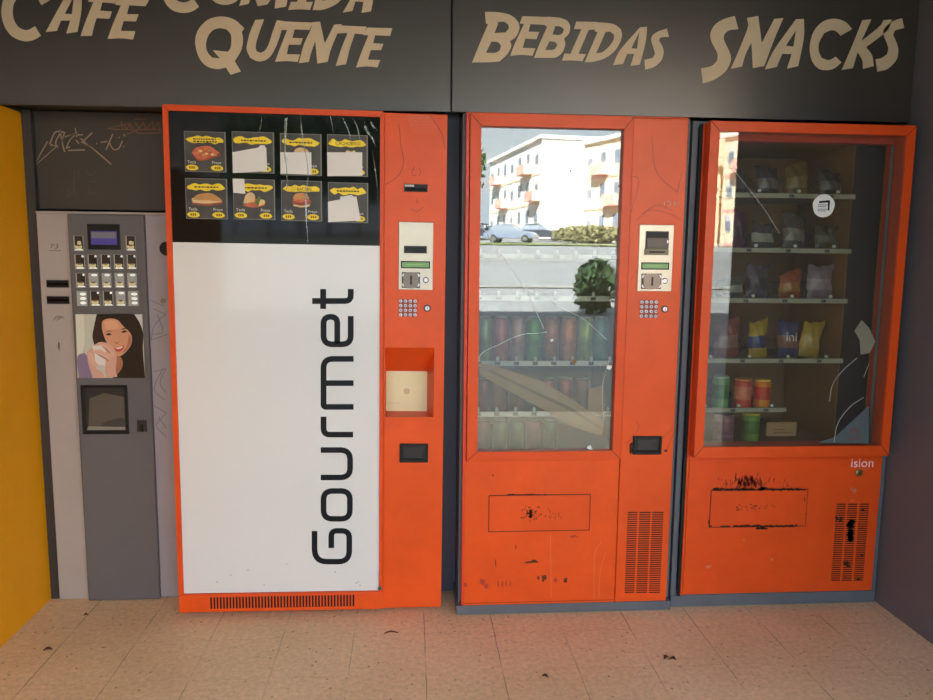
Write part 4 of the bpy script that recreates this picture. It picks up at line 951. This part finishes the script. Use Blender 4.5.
def jar(w, h, cols, name, label, cat, px, py, dy, z, group, lid=None):
    x = NF3.p(px, py, dy)[0] + NF3.o.x; r = w / 2
    mb = MB().use(mat('jar_' + '_'.join(map(str, cols[0])), s3(*cols[0]), .3, var=.2, vscale=20)).lathe([(r * .9, 0), (r, .004), (r, h * .3)], (0, 0, 0))
    mb.use(mat('jar_' + '_'.join(map(str, cols[1])), s3(*cols[1]), .3, var=.25, vscale=30)).lathe([(r * 1.005, h * .3), (r * 1.005, h * .75)], (0, 0, 0))
    mb.use(mat('jar_' + '_'.join(map(str, cols[0])), s3(*cols[0]), .3)).lathe([(r, h * .75), (r, h * .9), (r * .9, h * .93)], (0, 0, 0))
    o = mb.build(name, None, smooth=False)
    MB().use(mat('lid_' + '_'.join(map(str, lid)), s3(*lid), .35)).lathe([(r * .95, h * .93), (r * .95, h), (r * .85, h + .001)], (0, 0, 0)).build('lid', None, o)
    o.location = (x, NF3.o.y + dy, z)
    return tag(o, label, cat, group)
DY = .14
g1 = 'snack bags on the upper shelves'
ub1 = [(735, 190, .085, .10, (70, 66, 60), (110, 104, 96)), (767, 190, .09, .11, (60, 52, 50), (120, 110, 96)), (797, 190, .09, .13, (120, 92, 24), (150, 124, 60)), (830, 190, .09, .10, (56, 54, 50), (104, 98, 88)),]
n1 = ['dim grey snack bag, first from the left on the top shelf', 'dark snack bag, second from the left on the top shelf', 'mustard yellow snack bag on the top shelf', 'dull dark snack bag at the right end of the top shelf']
ub2 = [(735, 244, .085, .15, (110, 52, 92), (80, 40, 70)), (763, 244, .09, .11, (84, 70, 80), (180, 176, 160)), (793, 244, .09, .14, (96, 84, 78), (150, 138, 124)), (826, 244, .09, .10, (100, 92, 66), (120, 116, 96))]
n2 = ['purple snack bag at the left end of the second shelf', 'dark bag with pale print, second on the second shelf', 'greyish speckled snack bag, third on the second shelf', 'olive snack bag at the right end of the second shelf']
ub3 = [(733, 296, .085, .09, (98, 96, 88), (180, 176, 160)), (757, 296, .09, .14, (98, 84, 100), (70, 56, 72)), (790, 296, .09, .11, (176, 84, 36), (196, 130, 60)), (820, 296, .105, .14, (150, 124, 136), (176, 156, 160))]
n3 = ['low pale snack pack at the left end of the third shelf', 'dark violet snack bag, second on the third shelf', 'orange snack bag, third on the third shelf', 'crumpled pinkish silver snack bag at the right of the third shelf']
ub4 = [(727, 355, .10, .15, (150, 76, 66), (170, 120, 110)), (758, 355, .075, .15, (200, 164, 40), (60, 70, 120)), (788, 355, .085, .15, (52, 60, 112), (150, 96, 72)), (808, 355, .085, .15, (204, 166, 58), (214, 180, 90))]
n4 = ['reddish snack bag at the left end of the fourth shelf', 'narrow yellow and blue snack bag, second on the fourth shelf', 'dark blue snack bag printed ini on the fourth shelf', 'tilted yellow snack bag at the right of the fourth shelf']
for rowi, (us, ns) in enumerate(((ub1, n1), (ub2, n2), (ub3, n3), (ub4, n4))):
    for (px, py, w, h, c1, c2), lb in zip(us, ns):
        bag(w, h, .045, [c1, c2], 'snack_bag', lb, 'snack bag', px, py, DY + .02, S3Z[rowi] + .004, g1 if rowi < 3 else 'snack bags on the fourth shelf', txt='ini' if 'ini' in lb else None, tilt=.14 if 'tilted' in lb else .05 * math.sin(px))
jar(.064, .125, [(88, 150, 84), (60, 116, 66)], 'snack_tub', 'green tub at the left end of the fifth shelf', 'snack tub', 720, 400, .13, S3Z[4] + .001, 'tubs on the lower shelves', (150, 176, 140))
jar(.066, .115, [(196, 64, 40), (214, 120, 84)], 'snack_tub', 'red and pink tub, second on the fifth shelf', 'snack tub', 742, 400, .13, S3Z[4] + .001, 'tubs on the lower shelves', (210, 130, 60))
jar(.062, .112, [(224, 130, 30), (200, 46, 34)], 'snack_tub', 'orange and red tub, third on the fifth shelf', 'snack tub', 761.5, 400, .13, S3Z[4] + .001, 'tubs on the lower shelves', (228, 180, 70))
jar(.075, .11, [(150, 110, 112), (130, 84, 90)], 'snack_tub', 'dull pink tub in the bottom left corner of the snack machine', 'snack tub', 723, 440, .14, kz0 + .001, 'tubs on the lower shelves', (150, 120, 120))
jar(.068, .115, [(110, 150, 56), (76, 116, 50)], 'snack_tub', 'green tub with yellow lid in the bottom row of the snack machine', 'snack tub', 749.5, 440, .14, kz0 + .001, 'tubs on the lower shelves', (206, 190, 60))
x0, x1, z0, z1 = NF3.rect(767, 422.5, 796, 436, .09)
mb = MB().use(CARD).box(x0, x1, .09, .096, z0, z1).use(mat('cardboard_dark', s3(128, 98, 64), .85)).box(x0 + .03, x1 - .02, .0894, .09, z0 + .012, z0 + .016).box(x0 + .03, x1 - .05, .0894, .09, z0 + .024, z0 + .028)
mb.box(x0 + .02, x0 + .03, .096, .14, z0, z0 + .02)
o = mb.build('cardboard_label', None); o.location = NF3.o
tag(o, 'small brown cardboard label standing at the bottom of the snack machine', 'cardboard')
# round sticker, tape, corner sticker, cracks on the snack glass
GZ = YD + .008
c = NF3.p(823.6, 205.8, GZ); r = .0405
mb = MB().use(PAPER).prism([[(c[0] + r * math.cos(t) * (1 + .03 * math.sin(5 * t)), c[1] + r * math.sin(t)) for t in [2 * math.pi * k / 36 for k in range(36)]]], GZ - .0006, GZ - .0001)
mb.use(INK)
for q in ([(-.018, .016), (.02, .020), (.021, .012), (-.018, .009)], [(.012, .02), (.022, .018), (.022, -.016), (.016, -.017), (.015, .008)]): mb.sheet([(c[0] + a, c[1] + b) for a, b in q], GZ - .0009)
for k, (w0, zz) in enumerate(((.034, .003), (.030, -.003), (.034, -.012), (.028, -.018))):
    u = -.02
    while u < w0 - .022: mb.box(c[0] + u, c[0] + u + .004, GZ - .0009, GZ - .0007, c[1] + zz - .0014, c[1] + zz + .0014); u += .006
o = mb.build('round_sticker', None); o.location = NF3.o
tag(o, 'round white sticker with black print on the snack machine glass', 'sticker')
q = NF3.loop([(605, 150), (632, 110), (660, 140), (682, 190), (662, 232), (628, 238), (625, 185)], 690, 290, 3.683, GZ)
o = MB().use(mat('grey_tape', s3(128, 124, 108), .5, var=.1)).prism([q], GZ - .0006, GZ - .0001).build('tape_scrap', None); o.location = NF3.o
tag(o, 'bent grey scrap of tape at the right of the snack machine glass', 'tape')
q = NF3.loop([(658, 425), (657, 565), (470, 562), (535, 540), (600, 480)], 690, 290, 3.683, GZ)
mb = MB().use(mat('corner_film', s3(86, 98, 102), .4, var=.08)).prism([q], GZ - .0005, GZ - .0001)
mb.use(mat('logo_red', s3(150, 36, 44), .5))
LG_ = lambda pts: NF3.loop(pts, 690, 290, 3.683, GZ)
mb.prism(ribbon(smooth_loop(LG_([(588, 528), (596, 512), (606, 508), (608, 520)]), False, sharp=100), .0030), GZ - .0009, GZ - .0005)
mb.prism(ribbon(smooth_loop(LG_([(605, 510), (618, 518), (616, 532), (604, 540)]), False, sharp=100), .0032), GZ - .0009, GZ - .0005)
mb.prism(ribbon(LG_([(580, 549), (628, 549)]), .0022), GZ - .0009, GZ - .0005)
o = mb.build('corner_sticker', None); o.location = NF3.o
tag(o, 'blue-grey triangular sticker with red emblem in the lower right glass corner', 'sticker')
crack(NF3, g3, GZ, [[(615, 250), (560, 300), (525, 350), (513, 410)], [(640, 395), (590, 430), (545, 490), (530, 560)], [(640, 320), (660, 270)]], (690, 290, 3.683), .0012)
crack(NF3, g3, GZ, [[(150, 205), (200, 270), (270, 360), (330, 455)]], (690, 110, 3.683), .0009)
# flap, soot, keyhole, letters
x0, x1, z0, z1 = NF3.rect(711.5, 491, 804.8, 525.5, 0)
f3 = MB().use(ORANGE).box(x0, x1, -.003, .001, z0, z1).build('delivery_flap', None, sm, bevel=.001)
MB().use(GROOVE).ring(x0 - .003, x1 + .003, z0 - .003, z1 + .003, .003, -.0008, .0004).build('flap_gap', None, f3)
C7 = (700, 450, 4.665)
R = random.Random(5)
soot(NF3, sm, -.0032, [(65 + i * 9, 186 - R.uniform(0, 5) - (6 if 24 < i < 28 else 0), 10, R.uniform(3, 6)) for i in range(48)] + [(285 + i * 5, 180, 7, 9) for i in range(4)], C7)
soot(NF3, sm, -.0032, [(160 + i * 9, 354 + R.uniform(-2, 3), 10, R.uniform(3, 6.5)) for i in range(33)] + [(100 + i * 9, 356, 7, 4) for i in range(5)] + [(290 + R.gauss(0, 12), 366, 10, 5) for i in range(6)] + [(42, 335, 4, 14), (48, 355, 9, 4), (495, 298, 3, 5), (488, 230, 2, 12)], C7)
soot(NF3, sm, 0, [(225 + R.gauss(0, 48), 150 + R.gauss(0, 18), R.uniform(1.5, 4.5), R.uniform(5, 14)) for _ in range(150)] + [(400 + R.gauss(0, 16), 162 + R.gauss(0, 6), 2, 4) for _ in range(14)], C7, 'smoke_stain', mat('smoke_stain', (.33, .040, .014, 1), .9))
soot(NF3, f3, -.003, [(170 + R.uniform(0, 180), 268 + R.gauss(0, 9), R.uniform(1.5, 5), R.uniform(1.2, 3)) for _ in range(40)], C7, 'pry_marks', mat('scuff', (.10, .02, .010, 1), .8))
soot(NF3, sm, 0, [(205, 420, 7, 6), (720, 190, 10, 14), (705, 180, 5, 10), (712, 236, 8, 5), (335, 510, 6, 8), (40, 545, 14, 8), (60, 350, 4, 2)], C7, 'pale_wear', mat('pale_wear_orange', (.66, .17, .09, 1), .6))
c0 = NF3.p(700 + 730 / 4.665, 450 + 62 / 4.665, 0)
t = MB().use(mat('faded_white', s3(244, 214, 204), .6)); text_into(t, 'ision', NF3.p(700 + 762 / 4.665, 450, 0)[0], c0[1], .050, -.0008); t.build('worn_lettering', None, sm)
t = MB().use(mat('pale_wear_orange', (.66, .17, .09, 1), .6)); c1 = NF3.p(700 + 765 / 4.665, 450 + 88 / 4.665, 0)
for k in range(6): t.box(c1[0] - .022 + k * .0075, c1[0] - .017 + k * .0075, -.0006, 0, c1[1] - .003, c1[1] + .003)
t.build('worn_small_print', None, sm)
c = NF3.p(858.5, 472.6, 0)
MB().use(mat('brass_lock', s3(150, 132, 84), .35, .8)).lathe([(.014, 0), (.014, .006), (.010, .009)], (c[0], 0, c[1]), 'y').use(BLACK).box(c[0] - .0012, c[0] + .0012, -.0095, -.009, c[1] - .006, c[1] + .006).build('lock', None, sm)
cols3 = [(637, 677, 612, 655), (689, 732, 664, 707), (743, 788, 720, 761)]
vent(NF3, sm, 0, cols3, 248, 612, 36, C7)
soot(NF3, sm, -.0022, [(652 + R.gauss(0, 10), 320 + R.gauss(0, 10), 6, 7) for _ in range(8)] + [(702 + R.gauss(0, 6), 378 + R.uniform(-52, 58), 14, 8) for _ in range(34)] + [(687 + R.gauss(0, 7), 535 + R.gauss(0, 9), 8, 6) for _ in range(7)] + [(758, 280, 8, 4), (756, 366, 9, 4), (740, 603, 9, 4), (756, 492, 6, 4), (680, 596, 8, 4)], C7)

# ================================================================== litter on the floor
def fl(px, py):
    d = r3 * ((px - 466.5) / FPX) - u3 * ((py - 350) / FPX) + f2; return CAM + d * (-CAM.z / d.z)
LEAF = mat('dry_leaf', s3(74, 44, 26), .8, var=.3, vscale=80)
def leaf(px, py, L, W, rot, label):
    p = fl(px, py); mb = MB(); n = 8; top = []; bot = []
    for i in range(n + 1):
        t = i / n; w = W * math.sin(math.pi * t) ** .8 * .5; z = .002 + .006 * math.sin(math.pi * t)
        top.append((t * L - L / 2, w, z + .004)); bot.append((t * L - L / 2, -w, z + .002)); 
    mid = [(a[0], 0, a[2] - .004) for a in top]
    T, Mi, Bo = ([mb.bm.verts.new(v) for v in q] for q in (top, mid, bot))
    for i in range(n): mb.face([T[i], T[i + 1], Mi[i + 1], Mi[i]]); mb.face([Mi[i], Mi[i + 1], Bo[i + 1], Bo[i]])
    o = mb.build('dry_leaf', LEAF); o.modifiers.new('thickness', 'SOLIDIFY').thickness = .001
    o.location = (p.x, p.y, .001); o.rotation_euler.z = rot
    return tag(o, label, 'leaf')
leaf(48, 651.5, .028, .016, .2, 'dark dry leaf on the floor near the yellow wall')
leaf(391, 634.5, .05, .007, .05, 'thin dry twig-like leaf on the floor before the food machine')
leaf(666, 659, .022, .013, .6, 'brown crumpled leaf on the floor before the drinks machine')
leaf(673, 660.5, .018, .014, -.4, 'small brown leaf bit right of the crumpled leaf')
leaf(545, 678, .02, .01, -.5, 'small dark leaf near the lower edge of the floor')
leaf(86, 616.5, .014, .009, .3, 'tiny dark scrap on the floor below the coffee machine')

# ================================================================== OUTSIDE (seen only as reflections in the glass)
def gz(y): return 0 if y > -6 else (-6 - y) * .0432
ASPH = mat('asphalt', s3(132, 130, 126), .9, var=.1, vscale=.6); LAWN = mat('lawn', s3(116, 124, 58), .95, var=.3, vscale=.8)
PAV = mat('pavement', s3(150, 142, 126), .9, var=.08, vscale=1)
mb = MB()
def quad(y0, y1, x0, x1, m, dz=0, dz2=None):
    mb.use(m); mb.face([mb.bm.verts.new((x, y, gz(y) + (dz if y == y0 else (dz if dz2 is None else dz2)))) for x, y in ((x0, y0), (x1, y0), (x1, y1), (x0, y1))])
quad(-3.55, -6, -90, 90, PAV, -.03); quad(-6, -120, -90, 90, ASPH, -.03)
o = mb.build('ground', None); struct(o)
mb = MB()
for y in (-17, -30, -33): quad(y, y - .35, -60, 60, PAV, .0)
o = mb.build('trim_6', None); struct(o)
mb = MB(); quad(-52, -55.5, -13.5, 16, LAWN, .05)
tag(mb.build('lawn_strip', None), 'strip of grass beyond the car park, mirrored in the glass', 'grass', kind='stuff')
mb = MB(); mb.use(LAWN)
pts = [(-70, -56, gz(-56)), (-14, -56, gz(-56)), (-17, -66, gz(-66) + 1.2), (-70, -66, gz(-66) + 1.6)]
mb.face([mb.bm.verts.new(p) for p in pts])
tag(mb.build('grass_bank', None), 'sloping grass bank below the trees, mirrored in the black panel', 'grass', kind='stuff')
WB = mat('white_render', s3(240, 236, 226), .9); BB = mat('beige_render', s3(238, 212, 178), .9); PB = mat('salmon_render', s3(236, 178, 158), .9); WIN = mat('window_dark', s3(132, 138, 146), .2); SHU = mat('shutter', s3(214, 206, 196), .8)
def block(name, label, pa, pb, ya, yb, h, dep, wall, floors, bays, band):
    a = at(pa, 241, ya); b = at(pb, 242, yb)
    A = Vector((a.x, -ya)); Bv = Vector((b.x, -yb)); L = (Bv - A).length; ang = math.atan2(Bv.y - A.y, Bv.x - A.x)
    z = gz(-ya) * .5 + gz(-yb) * .5
    t = thing(name, label, 'building', (A.x, A.y, z - .4)); t.rotation_euler = (0, 0, ang)
    MB().box(0, L, 0, -dep, 0, h).build('wall', wall, t)
    MB().box(-.2, L + .2, .3, -dep, h, h + .35).build('roof_edge', WB, t)
    fh = (h - 1) / floors; bw = L / bays
    for f in range(floors):
        MB().box(0, L, -.0, .06, .8 + fh * f - .25, .8 + fh * f).build('floor_band', band, t)
        for i in range(bays):
            if (i + f) % 4 == 3: MB().use(PB).box(bw * i + .1, bw * (i + 1) - .1, .0, .9, .8 + fh * f, .8 + fh * f + 1).build('balcony', None, t); 
            w = MB().use(SHU).box(bw * (i + .3), bw * (i + .72), 0, .05, 1.6 + fh * f, 1.6 + fh * f + 1.4).build('window_frame', None, t)
            MB().use(WIN).box(bw * (i + .34), bw * (i + .68), .05, .07, 1.7 + fh * f, 1.6 + fh * f + (1.3 if (i * 7 + f * 3) % 3 else .9)).build('pane', None, w)
    return t
block('apartment_building', 'white sunlit apartment block mirrored at the left of the drinks glass', 489, 540, 92, 71, 9.6, 7.5, WB, 3, 7, BB)
block('apartment_building', 'beige and salmon apartment block mirrored at the right of the drinks glass', 582, 668, 69.5, 58, 9.6, 12, BB, 3, 6, PB)
block('apartment_building', 'pale apartment block mirrored at the left edge of the snack glass', 719, 800, 57, 50, 9.0, 12, BB, 3, 5, PB)
def car(px, base_py, dist, L, label, col, rz):
    p = at(px, base_py, dist); y = -dist
    t = thing('car', label, 'car', (p.x, y, gz(y))); t.rotation_euler = (0, 0, rz)
    pm = mat('car_paint_' + '_'.join(map(str, col)), s3(*col), .25, coat=.6); W = 1.72
    prof = [(-L / 2, .35), (-L / 2, .75), (-L / 2 + .25, .92), (-L * .28, 1.0), (L * .16, 1.0), (L * .42, .85), (L / 2, .65), (L / 2, .35)]
    mb = MB(); mb.prism([prof], -W / 2, W / 2); mb.build('body', pm, t, bevel=.05)
    cab = [(-L * .40, .98), (-L * .30, 1.42), (-L * .05, 1.48), (L * .05, 1.44), (L * .2, .98)]
    mb = MB(); mb.prism([cab], -W / 2 + .12, W / 2 - .12); mb.build('cabin', WIN, t, bevel=.05)
    rf = [(-L * .30, 1.43), (-L * .05, 1.5), (L * .06, 1.46), (L * .04, 1.40), (-L * .29, 1.38)]
    mb = MB(); mb.prism([rf], -W / 2 + .1, W / 2 - .1); mb.build('roof', pm, t)
    for x in (-L * .3, L * .31):
        for s in (-1, 1): MB().use(BLACK).lathe([(.31, -.1), (.31, .1)], (x, s * (W / 2 - .08), .31), 'y').use(NICKEL).lathe([(.19, -.11), (.19, .11)], (x, s * (W / 2 - .08), .31), 'y').build('wheel', None, t)
    return t
car(484, 241, 68, 4.2, 'dark blue parked car mirrored at the left of the drinks glass', (52, 60, 84), .5)
car(511, 242, 58, 4.2, 'silver parked car mirrored in the drinks glass before the white block', (112, 120, 134), .35)
car(540, 242.5, 65, 4.3, 'dark grey parked car mirrored right of the silver car', (52, 56, 66), .3)
# vegetation
def leafmat(n, a, b): return mat(n, s3(*a), .8, col2=s3(*b), vscale=3)
LF1, LF2, LF3 = leafmat('leaf_dark', (62, 84, 44), (28, 42, 22)), leafmat('leaf_mid', (96, 112, 60), (50, 64, 34)), leafmat('leaf_dry', (150, 140, 96), (96, 92, 60)); BARK = mat('bark', s3(92, 78, 62), .9)
def crown(parent, m, c, r, n, seed, leaf=.3):
    rr = random.Random(seed); mb = MB().use(m)
    for _ in range(n):
        v = Vector((rr.gauss(0, 1), rr.gauss(0, 1), rr.gauss(0, 1))).normalized() * (rr.random() ** .4); v = Vector((v.x * r[0], v.y * r[1], v.z * r[2])) + Vector(c)
        a = Vector((rr.gauss(0, 1), rr.gauss(0, 1), rr.gauss(0, 1))).normalized(); b = a.orthogonal().normalized(); l = leaf * rr.uniform(.6, 1.3)
        mb.face([mb.bm.verts.new(v + a * l), mb.bm.verts.new(v + b * l * .5), mb.bm.verts.new(v - a * l), mb.bm.verts.new(v - b * l * .5)])
    return mb.build('foliage', None, parent)
def tree(x, y, h, r, label, m, seed):
    t = thing('leafy_tree', label, 'tree', (x, y, gz(y))); rr = random.Random(seed)
    mb = MB().use(BARK).tube([(0, 0, -.1), (.1, 0, h * .25), (0, .1, h * .5), (.1, 0, h * .8)], [.22, .18, .14, .05], 8)
    for k in range(6):
        an = k * 1.05; mb.tube([(0, 0, h * (.3 + .06 * k)), (math.cos(an) * r * .6, math.sin(an) * r * .6, h * (.45 + .07 * k))], [.08, .03], 6)
    mb.build('trunk', None, t)
    crown(t, m, (0, 0, h * .62), (r, r, h * .42), 900, seed, .4)
    return t
i = 0
for (px, d, h, r) in ((205, 72, 13, 4), (236, 84, 15, 4.6), (268, 62.5, 11, 3.6), (300, 73, 13, 4), (330, 84, 15, 4.6), (358, 62.5, 11, 3.6), (388, 73, 13, 4), (420, 84, 15, 4.6), (446, 64, 10, 3.4)):
    p = at(px, 240, d); tree(p.x, -d, h, r, 'leafy tree of the dark row mirrored in the black panel, %s from its left' % (ordn + ['ninth'])[i], LF1 if i % 2 else LF2, 20 + i); i += 1
a, b = at(548, 240, 61), at(640, 240, 57)
t = thing('clipped_hedge', 'clipped hedge along the grass, mirrored behind the parked cars', 'hedge', ((a.x + b.x) / 2, -60, gz(-60)))
crown(t, LF3, (0, 0, .7), ((b.x - a.x) / 2, 1.0, .75), 1600, 77, .22)
p = at(595, 300, 11.6); t = thing('added_bush', 'added bush standing in for dark shade mirrored at the right of the drinks glass', 'bush', (p.x, -11.6, gz(-11.6)))
crown(t, LF1, (0, 0, .50), (.42, .38, .52), 800, 78, .09)  # bush added to stand in for a shaded patch of the reflection
# the upper storeys of the house the alcove is in: they shade the pavement
struct(MB().box(-60, 60, .02, 12, 2.93, 9.8).build('wall_upper', mat('house_render', s3(190, 182, 170), .9)))
struct(MB().box(XR + .14, 60, .02, 12, 0, 2.93).build('wall_street_right', mat('house_render', s3(190, 182, 170), .9)))
struct(MB().box(-60, XL - .14, .02, 12, 0, 2.93).build('wall_street_left', mat('house_render', s3(190, 182, 170), .9)))

# ================================================================== LIGHT
w = bpy.data.worlds.new('sky'); SC.world = w; w.use_nodes = True; nt = w.node_tree; N = nt.nodes.new; L = nt.links.new
bg = nt.nodes['Background']; tc = N('ShaderNodeTexCoord'); sp = N('ShaderNodeSeparateXYZ'); L(tc.outputs['Generated'], sp.inputs[0])
rp_ = N('ShaderNodeValToRGB'); L(sp.outputs['Z'], rp_.inputs['Fac']); e = rp_.color_ramp.elements
e[0].position = .0; e[0].color = (.72, .87, 1, 1); e[1].position = .6; e[1].color = (.48, .68, 1, 1)
cn = N('ShaderNodeTexNoise'); cn.inputs['Scale'].default_value = 3.2; cn.inputs['Detail'].default_value = 7; L(tc.outputs['Generated'], cn.inputs['Vector'])
cr_ = N('ShaderNodeMapRange'); cr_.inputs['From Min'].default_value = .45; cr_.inputs['From Max'].default_value = .62; L(cn.outputs['Fac'], cr_.inputs['Value'])
mx = N('ShaderNodeMix'); mx.data_type = 'RGBA'; L(cr_.outputs[0], mx.inputs[0]); L(rp_.outputs['Color'], mx.inputs[6]); mx.inputs[7].default_value = (.84, .94, 1, 1)
L(mx.outputs[2], bg.inputs['Color']); bg.inputs['Strength'].default_value = 4.3
sun = bpy.data.lights.new('sun', 'SUN'); sun.energy = 70; sun.angle = math.radians(.6); sun.color = (.92, .98, 1)
so = bpy.data.objects.new('sun', sun); COL.objects.link(so)
dirv = Vector((.35, -1, -.80)); so.rotation_euler = dirv.to_track_quat('-Z', 'Y').to_euler()

vs = SC.view_settings; SC.display_settings.display_device = 'sRGB'
vs.view_transform = 'Standard'; vs.look = 'None'; vs.exposure = -0.22; vs.gamma = 1; vs.use_curve_mapping = False
cy = SC.cycles
cy.use_denoising = True
cy.max_bounces = 8; cy.diffuse_bounces = 5; cy.glossy_bounces = 4; cy.transparent_max_bounces = 12
cy.caustics_reflective = False; cy.caustics_refractive = False; cy.sample_clamp_indirect = 12
